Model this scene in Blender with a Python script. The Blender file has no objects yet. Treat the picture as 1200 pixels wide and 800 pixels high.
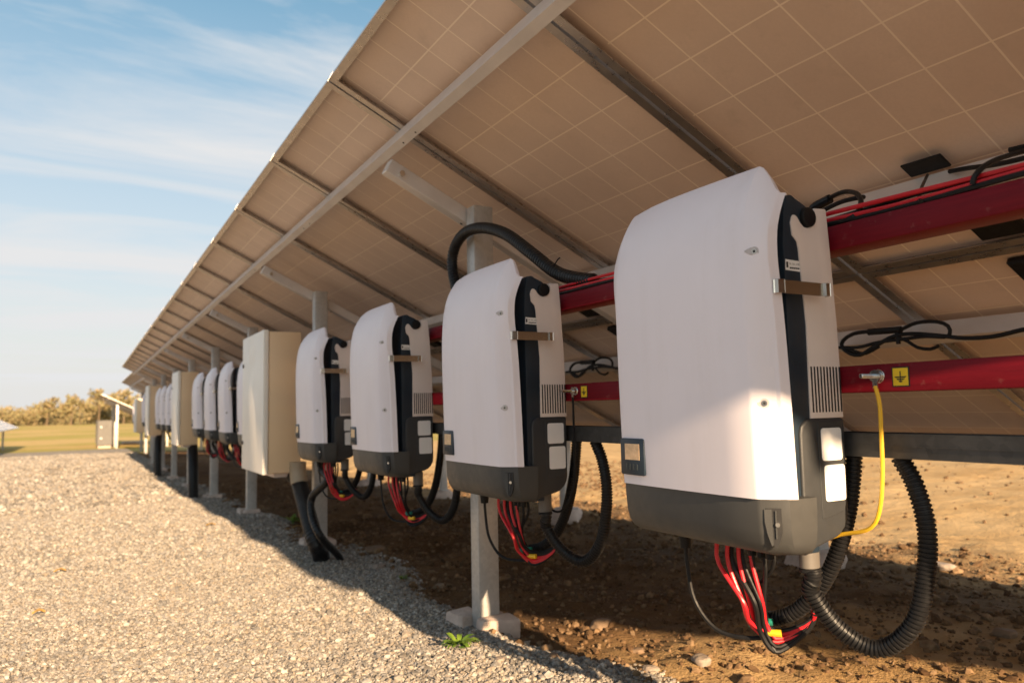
import bpy, bmesh, math, random
import numpy as np
from mathutils import Vector, Matrix

random.seed(7)
RNG = np.random.default_rng(7)
SC = bpy.context.scene
COL = SC.collection
R = math.radians
HC = 0.84                       # camera height; everything is modelled relative to the lens, then lifted by HC

# ------------------------------------------------------------------ camera
YAW, PIT, ROL, FPX = 0.512716677, 0.0860919117, -0.0196032887, 884.28
cy, sy, cp, sp = math.cos(YAW), math.sin(YAW), math.cos(PIT), math.sin(PIT)
_r = Vector((cy, -sy, 0)); FW = Vector((sy*cp, cy*cp, sp)); _u = _r.cross(FW)
cr, sr = math.cos(ROL), math.sin(ROL)
RT = cr*_r + sr*_u; UP = -sr*_r + cr*_u
cam = bpy.data.cameras.new('camera'); cob = bpy.data.objects.new('camera', cam); COL.objects.link(cob)
cob.matrix_world = Matrix((( RT.x, UP.x, -FW.x, 0), (RT.y, UP.y, -FW.y, 0), (RT.z, UP.z, -FW.z, 0), (0, 0, 0, 1)))
cam.sensor_width = 36; cam.lens = FPX/1200*36; cam.clip_start = 0.05; cam.clip_end = 3000
cam.dof.use_dof = True; cam.dof.focus_distance = 1.75; cam.dof.aperture_fstop = 4.0
SC.camera = cob

def at(px, py, X):
    """the point on the upright plane X = const that the photo shows at (px, py)"""
    q = (px-600)/FPX*RT + (400-py)/FPX*UP + FW
    return q*(X/q.x)

TAU = 0.458946                  # tilt of the panels
ST, CT = math.sin(TAU), math.cos(TAU)
UU = 1.43                       # distance from the lens to the plane of the panel backs
def T(s, o, y, dx=0., dz=0.):   # down-slope s, out-of-plane o
    return Vector((ST*(UU+o) + CT*s + dx, y, CT*(UU+o) - ST*s + dz))

# ------------------------------------------------------------------ ground height
def vnoise(x, y, sc, seed):
    x = np.asarray(x, float)*sc + seed*17.31; y = np.asarray(y, float)*sc + seed*9.77
    xi = np.floor(x).astype(np.int64); yi = np.floor(y).astype(np.int64)
    fx = x-xi; fy = y-yi; fx = fx*fx*(3-2*fx); fy = fy*fy*(3-2*fy)
    def h(a, b):
        n = (a*374761393 + b*668265263 + seed*1442695) & 0x7fffffff
        n = ((n ^ (n >> 13))*1274126177) & 0x7fffffff
        return ((n ^ (n >> 16)) & 0xffff)/65535.
    return (h(xi, yi)*(1-fx)+h(xi+1, yi)*fx)*(1-fy) + (h(xi, yi+1)*(1-fx)+h(xi+1, yi+1)*fx)*fy - .5
GY = [-80, 0, 2.8, 5.2, 7.65, 10, 12.5, 20, 27, 40, 80, 250, 900]
GZ = [-.72, -.80, -.86, -.905, -.985, -1.05, -1.11, -1.22, -1.29, -1.52, -1.75, -2.5, -3.2]
def edge_x(y):                  # where gravel gives way to bare soil
    return 1.50 + .34*vnoise(y, y*0+3, .7, 3) + .12*vnoise(y, y*0+1, 2.9, 4)
def sstep(a, b, v):
    t = np.clip((v-a)/(b-a), 0, 1); return t*t*(3-2*t)
def gz(x, y):
    x = np.asarray(x, float); y = np.asarray(y, float)
    z = np.interp(y, GY, GZ)
    near = 1 - sstep(14, 40, np.hypot(x-1, y-4))
    dirt = sstep(-.12, .12, x-edge_x(y))
    grav = 1-dirt
    z = z + near*grav*(.085*vnoise(x, y, .8, 11) + .05*vnoise(x, y, 2.1, 12) + .012*vnoise(x, y, 7, 13))
    z = z + near*dirt*((.045+.03*sstep(3, 5, y))*vnoise(x, y, .7, 14) + (.03+.04*sstep(2.6, 4, y))*vnoise(x, y, 2.3, 15)*(1-.6*sstep(4.2, 5.5, x)) + .022*vnoise(x, y, 6.5, 16)*(1-.7*sstep(4.2, 5.5, x)) + .015*vnoise(x, y, 16, 17) - .01)
    z = z + .25*(1-near)*vnoise(x, y, .05, 18) * sstep(30, 70, np.hypot(x, y))
    return z
def gz1(x, y): return float(gz(np.array([x]), np.array([y]))[0])
def ground_at(px, py):
    q = (px-600)/FPX*RT + (400-py)/FPX*UP + FW
    t = 1.0
    for _ in range(40):
        p = q*t; t += (p.z-gz1(p.x, p.y))*-1/(q.z-1e-6)*.7
    return q*t

# ------------------------------------------------------------------ materials
def newmat(name):
    m = bpy.data.materials.new(name); m.use_nodes = True
    nt = m.node_tree; return m, nt, nt.nodes['Principled BSDF']
def N(nt, t, **kw):
    n = nt.nodes.new(t)
    for k, v in kw.items():
        if k.startswith('i_'):
            n.inputs[int(k[2:]) if k[2:].isdigit() else k[2:]].default_value = v
        else: setattr(n, k, v)
    return n
def mixc(nt, fac, a, b, bt='MIX'):
    n = nt.nodes.new('ShaderNodeMix'); n.data_type = 'RGBA'; n.blend_type = bt
    for s, v in ((n.inputs[0], fac), (n.inputs[6], a), (n.inputs[7], b)):
        if hasattr(v, 'is_output') or isinstance(v, bpy.types.NodeSocket): nt.links.new(v, s)
        elif isinstance(v, (tuple, list)): s.default_value = (*v[:3], 1)
        else: s.default_value = v
    return n.outputs[2]
def mth(nt, op, a, b=None, c=None, clamp=False):
    n = nt.nodes.new('ShaderNodeMath'); n.operation = op; n.use_clamp = clamp
    for i, v in enumerate((a, b, c)):
        if v is None: continue
        if isinstance(v, bpy.types.NodeSocket): nt.links.new(v, n.inputs[i])
        else: n.inputs[i].default_value = v
    return n.outputs[0]
def mrange(nt, v, a, b, c=0., d=1.):
    n = nt.nodes.new('ShaderNodeMapRange'); nt.links.new(v, n.inputs[0])
    for i, q in enumerate((a, b, c, d)): n.inputs[i+1].default_value = q
    return n.outputs[0]
def noise(nt, co, scale, detail=4., rough=.55):
    n = N(nt, 'ShaderNodeTexNoise'); n.inputs['Scale'].default_value = scale
    n.inputs['Detail'].default_value = detail; n.inputs['Roughness'].default_value = rough
    if co is not None: nt.links.new(co, n.inputs['Vector'])
    return n.outputs['Fac']
def bump(nt, h, strength, dist, bsdf):
    b = N(nt, 'ShaderNodeBump'); b.inputs['Strength'].default_value = strength; b.inputs['Distance'].default_value = dist
    nt.links.new(h, b.inputs['Height']); nt.links.new(b.outputs[0], bsdf.inputs['Normal'])
def mat(name, c, rough=.5, metal=0., amt=.12, scale=8., c2=None, bmp=0., bscale=None, rvar=.1, spec=.5, bdist=.002):
    m, nt, b = newmat(name)
    co = N(nt, 'ShaderNodeTexCoord').outputs['Object']
    f = noise(nt, co, scale, 5)
    f2 = mrange(nt, f, .3, .7)
    lo = c2 if c2 else tuple(v*(1-amt) for v in c); hi = c if c2 else tuple(min(1, v*(1+amt)) for v in c)
    nt.links.new(mixc(nt, f2, lo, hi), b.inputs['Base Color'])
    fr = noise(nt, co, scale*3.1, 3)
    nt.links.new(mrange(nt, fr, .3, .7, max(0, rough-rvar), min(1, rough+rvar)), b.inputs['Roughness'])
    b.inputs['Metallic'].default_value = metal; b.inputs['Specular IOR Level'].default_value = spec
    if bmp: bump(nt, noise(nt, co, bscale or scale*6, 4), bmp, bdist, b)
    return m

M = {}
M['cover'] = mat('white_coated_cover', (.80, .745, .795), .42, 0, .03, 3, bmp=.12, bscale=900, rvar=.06)
def dusty(m, c, k):
    nt = m.node_tree; b = nt.nodes['Principled BSDF']; src = b.inputs['Base Color'].links[0].from_socket
    tc = N(nt, 'ShaderNodeTexCoord').outputs['Object']
    mp = N(nt, 'ShaderNodeMapping'); mp.inputs['Scale'].default_value = (14, 14, 1.6); nt.links.new(tc, mp.inputs[0])
    f = noise(nt, mp.outputs[0], 1.4, 6, .65); g = noise(nt, tc, 160, 2, .5)
    d = mth(nt, 'MULTIPLY', mrange(nt, f, .48, .78, 0, k), mrange(nt, g, .3, .7, .5, 1))
    sp_ = mrange(nt, noise(nt, tc, 420, 1, .5), .74, .80, 0, k*1.6)
    nt.links.new(mixc(nt, mth(nt, 'MAXIMUM', d, sp_), src, c), b.inputs['Base Color'])
dusty(M['cover'], (.46, .38, .31), .13)
M['housing'] = mat('cast_housing_grey', (.74, .655, .615), .5, .0, .04, 6, bmp=.1, bscale=500)
M['dark'] = mat('dark_blue_plastic', (.014, .026, .042), .42, 0, .12, 14, bmp=.15, bscale=600, rvar=.06, spec=.35)
M['darkgrey'] = mat('anthracite_plastic', (.046, .047, .047), .5, 0, .06, 14, bmp=.15, bscale=700, rvar=.06)
M['black'] = mat('black_rubber', (.009, .009, .010), .5, 0, .2, 20, rvar=.1, spec=.25)
M['hose'] = mat('black_corrugated_plastic', (.010, .010, .011), .42, 0, .25, 18, rvar=.12, spec=.3)
M['redcable'] = mat('red_cable_jacket', (.55, .012, .022), .4, 0, .15, 30)
M['yellow'] = mat('yellow_cable_jacket', (.80, .47, .02), .45, 0, .08, 30)
M['signyellow'] = mat('yellow_sticker', (.82, .55, .02), .45, 0, .03, 30)
M['white'] = mat('white_label', (.82, .81, .80), .5, 0, .02, 20)
M['ink'] = mat('black_ink', (.015, .015, .016), .6, 0, .05, 20)
M['chrome'] = mat('polished_steel', (.72, .70, .66), .24, 1, .05, 20, rvar=.06)
M['boxgrey'] = mat('dark_box_plastic', (.030, .033, .037), .48, 0, .06, 14, bmp=.15, bscale=700, rvar=.06)
M['strapsteel'] = mat('dark_strap_steel', (.40, .37, .33), .22, 1, .05, 20, rvar=.05)
M['glandgrey'] = mat('grey_gland_plastic', (.125, .115, .105), .45, 0, .06, 14)
M['tab'] = mat('bright_satin_steel', (.95, .91, .84), .30, .9, .04, 20, rvar=.05)
M['recess'] = mat('moulded_recess', (.50, .46, .47), .5, 0, .03, 8)
M['lcd'] = mat('lcd_glass', (.66, .45, .27), .25, 0, .18, 60, rvar=.04)
M['button'] = mat('dark_buttons', (.02, .03, .035), .5)
M['green'] = mat('green_wire_marker', (.02, .22, .16), .4)
M['beige'] = mat('beige_cabinet_paint', (.82, .60, .38), .45, 0, .03, 3, bmp=.08, bscale=400)
M['beigedoor'] = mat('pale_cabinet_door_paint', (.90, .85, .77), .45, 0, .03, 3, bmp=.08, bscale=400)
M['alu'] = mat('anodised_aluminium', (.50, .455, .42), .33, .85, .08, 9, bmp=.05, bscale=300)
M['purlin'] = mat('pregalvanised_purlin', (.68, .645, .625), .5, .25, .10, 5, bmp=.05, bscale=200)
M['concrete'] = mat('pale_concrete', (.50, .40, .34), .9, 0, .30, 9, bmp=1., bscale=28, bdist=.012)
M['bark'] = mat('bark', (.14, .10, .06), .9, 0, .3, 10)
M['rock'] = mat('pale_brown_rock', (.20, .135, .085), .9, 0, .3, 9, bmp=1., bscale=30, bdist=.012)
M['greyrock'] = mat('grey_rock', (.27, .22, .18), .9, 0, .25, 9, bmp=1., bscale=30, bdist=.012)

def red_steel():
    m, nt, b = newmat('dark_red_painted_steel')
    tc = N(nt, 'ShaderNodeTexCoord').outputs['Object']
    mp = N(nt, 'ShaderNodeMapping'); mp.inputs['Scale'].default_value = (40, 1.5, 40); nt.links.new(tc, mp.inputs[0])
    f = noise(nt, mp.outputs[0], 4, 6, .7)
    g = noise(nt, tc, 26, 5, .7)
    c = mixc(nt, mrange(nt, f, .35, .7), (.125, .0025, .009), (.18, .0045, .012))
    c = mixc(nt, mrange(nt, g, .60, .74, 0, .6), c, (.24, .095, .085))
    nt.links.new(c, b.inputs['Base Color']); b.inputs['Roughness'].default_value = .5; b.inputs['Specular IOR Level'].default_value = .18
    bump(nt, f, .2, .002, b); return m
M['red'] = red_steel()

def galvanised(name, lo, hi):
    m, nt, b = newmat(name)
    tc = N(nt, 'ShaderNodeTexCoord').outputs['Object']
    v = N(nt, 'ShaderNodeTexVoronoi'); v.inputs['Scale'].default_value = 70; nt.links.new(tc, v.inputs['Vector'])
    w = noise(nt, tc, 5, 6, .65)
    c = mixc(nt, mth(nt, 'MULTIPLY', mth(nt, 'ADD', v.outputs['Color'], 0), .5), lo, hi)
    c = mixc(nt, mrange(nt, w, .48, .75, 0, .6), c, tuple(x*.62 for x in lo))
    nt.links.new(c, b.inputs['Base Color']); b.inputs['Metallic'].default_value = .35
    nt.links.new(mrange(nt, w, .3, .7, .38, .62), b.inputs['Roughness'])
    bump(nt, v.outputs['Distance'], .08, .002, b); return m
M['galv'] = galvanised('galvanised_post', (.46, .455, .44), (.66, .65, .63))
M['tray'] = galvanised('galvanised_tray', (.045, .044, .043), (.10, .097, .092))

def backsheet(name, L, p, a):
    m, nt, b = newmat(name)
    tc = N(nt, 'ShaderNodeTexCoord').outputs['Object']
    sx = N(nt, 'ShaderNodeSeparateXYZ'); nt.links.new(tc, sx.inputs[0])
    def dist(v, off, pitch):
        u = mth(nt, 'DIVIDE', mth(nt, 'SUBTRACT', v, off), pitch)
        f = mth(nt, 'ABSOLUTE', mth(nt, 'SUBTRACT', mth(nt, 'FRACT', mth(nt, 'ADD', u, 50.5)), .5))
        return mth(nt, 'MULTIPLY', f, pitch)
    dx = dist(sx.outputs[0], a, p); dy = dist(sx.outputs[1], 0, .1487)
    d = mth(nt, 'MINIMUM', dx, dy)
    line = mrange(nt, d, .0018, .0030, 1, 0)
    inx = mth(nt, 'LESS_THAN', mth(nt, 'ABSOLUTE', mth(nt, 'SUBTRACT', sx.outputs[0], L/2)), L/2-.028)
    iny = mth(nt, 'LESS_THAN', mth(nt, 'ABSOLUTE', sx.outputs[1]), .455)
    line = mth(nt, 'MULTIPLY', line, mth(nt, 'MULTIPLY', inx, iny))
    f = noise(nt, tc, 3.2, 4); g = noise(nt, tc, 120, 2)
    cell = mixc(nt, mrange(nt, f, .35, .7), (.76, .605, .505), (.84, .675, .565))
    cell = mixc(nt, mrange(nt, g, .4, .6, 0, .25), cell, (.72, .57, .475))
    fl = N(nt, 'ShaderNodeCombineXYZ')
    nt.links.new(mth(nt, 'FLOOR', mth(nt, 'DIVIDE', mth(nt, 'SUBTRACT', sx.outputs[0], a), p)), fl.inputs[0]); nt.links.new(mth(nt, 'FLOOR', mth(nt, 'DIVIDE', sx.outputs[1], .1487)), fl.inputs[1])
    wn_ = N(nt, 'ShaderNodeTexWhiteNoise'); nt.links.new(fl.outputs[0], wn_.inputs[0])
    cell = mixc(nt, mth(nt, 'MULTIPLY', wn_.outputs[0], .16), cell, (.60, .47, .40))
    st_ = noise(nt, tc, 9, 6, .7); cell = mixc(nt, mrange(nt, st_, .56, .78, 0, .30), cell, (.50, .40, .32))
    nt.links.new(mixc(nt, line, cell, (.98, .84, .70)), b.inputs['Base Color'])  # cell gaps drawn paler, light shining through them put into the colour
    b.inputs['Roughness'].default_value = .48; b.inputs['Specular IOR Level'].default_value = .35
    # faint relief of the cells pressed into the back film
    bump(nt, mth(nt, 'MULTIPLY', mth(nt, 'MINIMUM', d, .02), 20), .12, .002, b)
    return m
LU, LL = 1.737, 1.505
M['back_up'] = backsheet('module_back_film', LU, .1689, .024)
M['back_lo'] = backsheet('module_back_film_lower', LL, .1620, .024)
def glass():
    m, nt, b = newmat('solar_cell_glass')
    tc = N(nt, 'ShaderNodeTexCoord').outputs['Object']
    f = noise(nt, tc, 6, 2)
    nt.links.new(mixc(nt, f, (.012, .020, .05), (.018, .03, .07)), b.inputs['Base Color'])
    b.inputs['Roughness'].default_value = .12; return m
M['glass'] = glass()

# ------------------------------------------------------------------ mesh building
class MB:
    def __init__(s): s.bm = bmesh.new(); s.mi = 0
    def _f(s, vs):
        try:
            f = s.bm.faces.new(vs); f.material_index = s.mi; return f
        except ValueError: return None
    def box(s, x0, x1, y0, y1, z0, z1, fn=None):
        P = [Vector((x, y, z)) for x in (x0, x1) for y in (y0, y1) for z in (z0, z1)]
        if fn: P = [fn(*p) for p in P]
        v = [s.bm.verts.new(p) for p in P]
        for q in ((0, 1, 3, 2), (4, 6, 7, 5), (0, 4, 5, 1), (2, 3, 7, 6), (0, 2, 6, 4), (1, 5, 7, 3)): s._f([v[i] for i in q])
        return s
    def prism(s, poly, a0, a1, fn):
        """closed polygon (u, v) swept from a0 to a1; fn(u, v, a) -> point"""
        A = [s.bm.verts.new(fn(u, v, a0)) for u, v in poly]; B = [s.bm.verts.new(fn(u, v, a1)) for u, v in poly]
        n = len(poly)
        for i in range(n): s._f([A[i], A[(i+1) % n], B[(i+1) % n], B[i]])
        s._f(A[::-1]); s._f(B); return s
    def cyl(s, p0, p1, r0, r1=None, seg=14):
        p0 = Vector(p0); p1 = Vector(p1); r1 = r0 if r1 is None else r1
        d = (p1-p0).normalized(); a = d.orthogonal().normalized(); b = d.cross(a)
        A, B = [], []
        for i in range(seg):
            t = 2*math.pi*i/seg; e = a*math.cos(t)+b*math.sin(t)
            A.append(s.bm.verts.new(p0+e*r0)); B.append(s.bm.verts.new(p1+e*r1))
        for i in range(seg): s._f([A[i], A[(i+1) % seg], B[(i+1) % seg], B[i]])
        s._f(A[::-1]); s._f(B); return s
    def tube(s, pts, r, seg=10, step=None, ridge=0., pitch=.0082, taper=None):
        pts = spline([Vector(p) for p in pts], step or max(r*.8, .006))
        if ridge:
            L = [0.]
            for a, b in zip(pts, pts[1:]): L.append(L[-1]+(b-a).length)
            q, rr = [], []; k = 0; n = int(L[-1]/pitch)
            for j in range(n):
                for f, h in ((0, 1-ridge), (.22, 1-ridge), (.34, 1.), (.80, 1.), (.92, 1-ridge)):
                    l = (j+f)*pitch
                    while k < len(L)-2 and L[k+1] < l: k += 1
                    t = (l-L[k])/max(1e-9, L[k+1]-L[k]); q.append(pts[k].lerp(pts[k+1], min(1, t))); rr.append(r*h)
            pts = q
        else: rr = [r]*len(pts)
        if taper: rr = [x*(1+(taper-1)*i/(len(rr)-1)) for i, x in enumerate(rr)]
        a = None; rings = []
        n = len(pts)
        for i, p in enumerate(pts):
            d = (pts[min(i+1, n-1)]-pts[max(i-1, 0)])
            if d.length < 1e-9: d = Vector((0, 0, 1))
            d.normalize()
            a = d.orthogonal() if a is None else a-d*a.dot(d)
            a.normalize(); b = d.cross(a)
            rings.append([s.bm.verts.new(p+(a*math.cos(2*math.pi*j/seg)+b*math.sin(2*math.pi*j/seg))*rr[i]) for j in range(seg)])
        for A, B in zip(rings, rings[1:]):
            for j in range(seg): s._f([A[j], A[(j+1) % seg], B[(j+1) % seg], B[j]])
        s._f(rings[0][::-1]); s._f(rings[-1]); return s
    def lump(s, c, rx, ry, rz, sub=2, amp=.18, seed=0, rot=0.):
        m = Matrix.Translation(c) @ Matrix.Rotation(rot, 4, 'Z')
        ret = bmesh.ops.create_icosphere(s.bm, subdivisions=sub, radius=1)
        rnd = random.Random(seed); ph = [rnd.uniform(0, 6.3) for _ in range(9)]
        for v in ret['verts']:
            x, y, z = v.co
            k = 1+amp*(math.sin(2.1*x+ph[0])*math.sin(2.3*y+ph[1])+.7*math.sin(3.7*z+ph[2]+1.4*x)+.5*math.sin(5.1*y+ph[3]+2*z)+.4*math.sin(7*x+ph[4]))
            # flatten a few sides so it reads as broken stone
            v.co = m @ Vector((x*k*rx, y*k*ry, max(-.8, min(.78, z*k))*rz))
        for f in s.bm.faces:
            if f.material_index != s.mi and f.verts[0] in ret['verts']: f.material_index = s.mi
        return s
    def build(s, name, m, parent=None, origin=(0, 0, 0), bevel=0., bseg=1, smooth=30., at_origin=False):
        bm = s.bm
        bmesh.ops.recalc_face_normals(bm, faces=bm.faces)
        if bevel:
            es = [e for e in bm.edges if len(e.link_faces) == 2 and e.calc_face_angle(0) > .5]
            bmesh.ops.bevel(bm, geom=es, offset=bevel, segments=bseg, affect='EDGES', clamp_overlap=True, profile=.5)
        o = Vector(origin)
        for v in bm.verts: v.co -= o
        me = bpy.data.meshes.new(name); bm.to_mesh(me); bm.free()
        for mm in (m if isinstance(m, (list, tuple)) else [m]): me.materials.append(mm)
        if smooth:
            me.polygons.foreach_set('use_smooth', [True]*len(me.polygons)); me.set_sharp_from_angle(angle=R(smooth))
        ob = bpy.data.objects.new(name, me); COL.objects.link(ob)
        if parent: ob.parent = parent
        else: ob.location = o
        return ob
def spline(P, step):
    if len(P) < 3:
        n = max(2, int((P[1]-P[0]).length/step)); return [P[0].lerp(P[1], i/n) for i in range(n+1)]
    Q = [P[0]*2-P[1]]+P+[P[-1]*2-P[-2]]; out = []
    for i in range(1, len(Q)-2):
        a, b, c, d = Q[i-1:i+3]; n = max(2, int((c-b).length/step))
        for k in range(n):
            t = k/n
            out.append(.5*((2*b)+(c-a)*t+(2*a-5*b+4*c-d)*t*t+(3*b-a-3*c+d)*t**3))
    out.append(P[-1]); return out
def tag(o, label=None, cat=None, group=None, kind=None):
    if label: o['label'] = label
    if cat: o['category'] = cat
    if group: o['group'] = group
    if kind: o['kind'] = kind
    return o
def empty(name, loc, label, cat, group=None):
    o = bpy.data.objects.new(name, None); COL.objects.link(o); o.location = loc; o.empty_display_size = .1
    return tag(o, label, cat, group)
def copy_tree(o, parent=None):
    c = o.copy(); COL.objects.link(c); c.parent = parent
    for ch in list(o.children): copy_tree(ch, c)
    return c
ORD = ['first', 'second', 'third', 'fourth', 'fifth', 'sixth', 'seventh', 'eighth', 'ninth', 'tenth', 'eleventh', 'twelfth', 'thirteenth',
       'fourteenth', 'fifteenth', 'sixteenth', 'seventeenth', 'eighteenth', 'nineteenth', 'twentieth', 'twenty-first', 'twenty-second', 'twenty-third', 'twenty-fourth', 'twenty-fifth']

# ------------------------------------------------------------------ solar modules
PITCH, YJ, K0, K1 = .994, 1.645, -4, 20        # joints at YJ + k*PITCH
S_UP, S_LO = .129, 1.871
W2 = .491
def module(L, back, jb_x, label, group, seed):
    root = empty('solar_module', (0, 0, 0), label, 'solar panel', group)
    f = MB()
    for y0, y1, yl0, yl1 in ((-W2, -W2+.004, -W2, -W2+.032), (W2-.004, W2, W2-.032, W2)):
        f.box(0, L, y0, y1, -.030, .008); f.box(.004, L-.004, yl0+(.004 if yl0 < 0 else 0), yl1-(0 if yl0 < 0 else .004), -.030, -.0275)
    for x0, x1, l0, l1 in ((.0005, .0045, .0045, .030), (L-.0045, L-.0005, L-.030, L-.0045)):
        f.box(x0, x1, -W2+.0045, W2-.0045, -.030, .0075); f.box(l0, l1, -W2+.033, W2-.033, -.030, -.0275)
    f.build('frame', M['alu'], root, smooth=0)
    MB().box(.005, L-.005, -W2+.005, W2-.005, -.003, .001).build('back_film', back, root, smooth=0)
    MB().box(.005, L-.005, -W2+.005, W2-.005, .0015, .0065).build('cell_glass', M['glass'], root, smooth=0)
    j = MB(); j.box(jb_x-.055, jb_x+.055, -.065, .065, -.028, -.0031)
    jb = j.build('junction_box', M['black'], root, bevel=.006)
    return root
up0 = module(LU, M['back_up'], 1.64, 'x', 'solar modules of the near row', 1)
lo0 = module(LL, M['back_lo'], .135, 'x', 'solar modules of the near row', 2)
def place_module(o, s, y, label, dx=0, dz=0):
    o.location = T(s, 0, y, dx, dz); o.rotation_euler = (0, TAU, 0); o['label'] = label
for k in range(K0, K1):
    yc = YJ + (k+.5)*PITCH
    fe = ORD[K1-1-k]
    lab_u = {0: 'tan backed solar module overhead to the right of the nearest inverter, upper row', 1: 'upper solar module with tan back right above the nearest and second inverters',
             2: 'upper solar module with tan back above the second inverter'}.get(k, 'upper-row solar module, %s from the far end of the long row' % fe)
    lab_l = {0: 'lower solar module seen behind the red rails right of the nearest inverter', 1: 'lower solar module seen in the gap between nearest and second inverter'}.get(k, 'lower-row solar module behind the rails, %s from the far end' % fe)
    place_module(up0 if k == K0 else copy_tree(up0), S_UP, yc, lab_u)
    place_module(lo0 if k == K0 else copy_tree(lo0), S_LO, yc, lab_l)

# ------------------------------------------------------------------ mounting rack of the near row
POSTY = [2.77+2.43*k for k in range(-1, 8)]
YA, YB = YJ+K0*PITCH+.02, YJ+K1*PITCH-.02
def cprof(s0, w, o0, h, t=.004, lip=.018):    # C section, web uphill, open downhill
    return [(s0, o0), (s0+w, o0), (s0+w, o0-lip), (s0+w-t, o0-lip), (s0+w-t, o0-t), (s0+t, o0-t), (s0+t, o0-h+t), (s0+w-t, o0-h+t), (s0+w-t, o0-h+lip), (s0+w, o0-h+lip), (s0+w, o0-h), (s0, o0-h)]
def rack(label, YA, YB, posty, dx, dz, name='mounting_rack', detail=True, x_rear=3.40):
    org = Vector((1.38+dx, YA, gz1(1.38+dx, YA)))
    rk = empty(name, org, label, 'mounting rack')
    fn = lambda s, o, y: T(s, o, y, dx, dz)
    for s0, h, w_ in ((.441, .068, .034), (1.487, .062, .046), (2.222, .064, .046), (3.215, .064, .046)):
        b = MB(); b.prism(cprof(s0, w_, -.0305, h), YA, YB, fn)
        if detail and s0 < .5:
            b.mi = 1
            y = YA+.3
            while y < YB and y < 12:
                b.cyl(fn(s0+.022, -.0305-h+.001, y), fn(s0+.022, -.0305-h-.0012, y), .004, seg=8); b.cyl(fn(s0+.022, -.0305-h+.001, y+.12), fn(s0+.022, -.0305-h-.0012, y+.12), .004, seg=8)
                y += PITCH*1.5
        b.build('purlin', [M['purlin'], M['black']], rk, org, smooth=0)
    for y in posty:
        b = MB()
        pr = [(y-.027, -.100), (y+.027, -.100), (y+.027, -.158), (y-.027, -.158)]
        b.prism(pr, .480, 3.30, lambda u, v, a: T(a, v, u, dx, dz))
        rf = b.build('rafter', M['purlin'], rk, org, bevel=.0035, bseg=1)
        if detail and y < 13:
            bo = MB()
            for s_ in (.54,):
                bo.cyl(T(s_, -.135, y-.0265, dx, dz), T(s_, -.135, y-.040, dx, dz), .012, seg=6)
            bo.build('bolt', M['chrome'], rf, org)
            bh = MB()
            for s_ in (.86, .93, 1.02):
                bh.cyl(T(s_, -.1575, y+.010, dx, dz), T(s_, -.1592, y+.010, dx, dz), .006 if s_ != .93 else .010, seg=10)
            bh.build('bolt_hole', M['ink'], rf, org)
        for X, w in ((1.38, .050), (x_rear, .045)):
            xx = X+dx
            s_ = (xx-dx-ST*(UU-.10))/CT
            ztop = T(s_, -.17, y, dx, dz).z + (.075 if X < 2 else .0)
            zb = gz1(xx, y)-.12
            yo = y-.067 if X < 2 else y
            b = MB(); b.box(xx-w*.9, xx+w*.9, yo-.036, yo+.036, zb, ztop)
            b.build('post', M['galv'], rk, org, bevel=.008, bseg=2)
    return rk
rack('galvanised steel rack carrying the long near row of solar modules', YA, YB, POSTY, 0, 0)

foot_lab = {0: 'pale concrete footing with sunlit patch at the nearest steel post', 1: 'pale concrete footing beside black pipes under the third inverter', 2: 'pale concrete footing at the post below the nearest beige cabinet'}
for i, y in enumerate(POSTY[1:]):
    yo = y-.067; z = gz1(1.38, yo)
    b = MB(); rr = random.Random(30+i)
    for cx_, cy2, hx, hy, hz, rz in ((1.335, yo+.085, .060, .055, .050, .25), (1.385, yo-.075, .075, .045, .055, -.15), (1.40, yo+.06, .07, .06, .045, .1)):
        c2_, s2_ = math.cos(rz), math.sin(rz)
        jr = [rr.uniform(-.014, .014) for _ in range(24)]
        n0 = len(b.bm.verts)
        b.box(-hx, hx, -hy, hy, -.10, hz, lambda x, y_, z_: Vector((cx_+x*c2_-y_*s2_+jr[int((x > 0)*4+(y_ > 0)*2+(z_ > 0))], cy2+x*s2_+y_*c2_+jr[8+int((x > 0)*4+(y_ > 0)*2+(z_ > 0))], z+z_+jr[16+int((x > 0)*4+(y_ > 0)*2+(z_ > 0))]*.6)))
    tag(b.build('concrete_footing', M['concrete'], None, (1.38, yo, z), bevel=.014, bseg=2), foot_lab.get(i, 'pale concrete footing at the foot of the %s steel post from the camera' % ORD[i]), 'concrete footing', 'concrete footings under the front posts')
    zr = gz1(3.40, y)
    if i < 4:
        b = MB(); b.lump(Vector((3.38, y, zr+.02)), .15, .16, .10, 3, .12, 90+i)
        tag(b.build('concrete_footing', M['concrete'], None, (3.38, y, zr)),
            ['rear concrete footing seen behind the conduit of the nearest inverter', 'rear concrete footing seen between nearest and second inverter', 'rear concrete footing seen between second and third inverter', 'rear concrete footing seen between third and fourth inverter'][i], 'concrete footing', 'concrete footings under the rear posts')

# ------------------------------------------------------------------ red rails and cable tray
def rail(z0, z1, label):
    b = MB(); b.box(1.262, 1.334, -1.25, 19.6, z0, z1)
    o = b.build('mounting_rail', M['red'], None, (1.30, -1.25, (z0+z1)/2), bevel=.003, bseg=2)
    return tag(o, label, 'rail', 'red mounting rails behind the inverters')
rail(.291, .340, 'upper of the two dark red steel rails behind the inverters')
rail(.0135, .0645, 'lower of the two dark red steel rails, with the yellow earth signs')
b = MB()
b.prism([(1.268, -.062), (1.271, -.062), (1.271, -.102), (1.327, -.102), (1.327, -.062), (1.330, -.062), (1.330, -.106), (1.268, -.106)], -1.25, 19.6, lambda u, v, a: Vector((u, a, v)))
b.box(1.2665, 1.268, -1.25, 19.6, -.0855, -.0835)
tag(b.build('cable_tray', M['tray'], None, (1.30, -1.25, -.09), smooth=0), 'shallow galvanised cable tray below the red rails, sunlit at its near end', 'cable tray')

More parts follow.
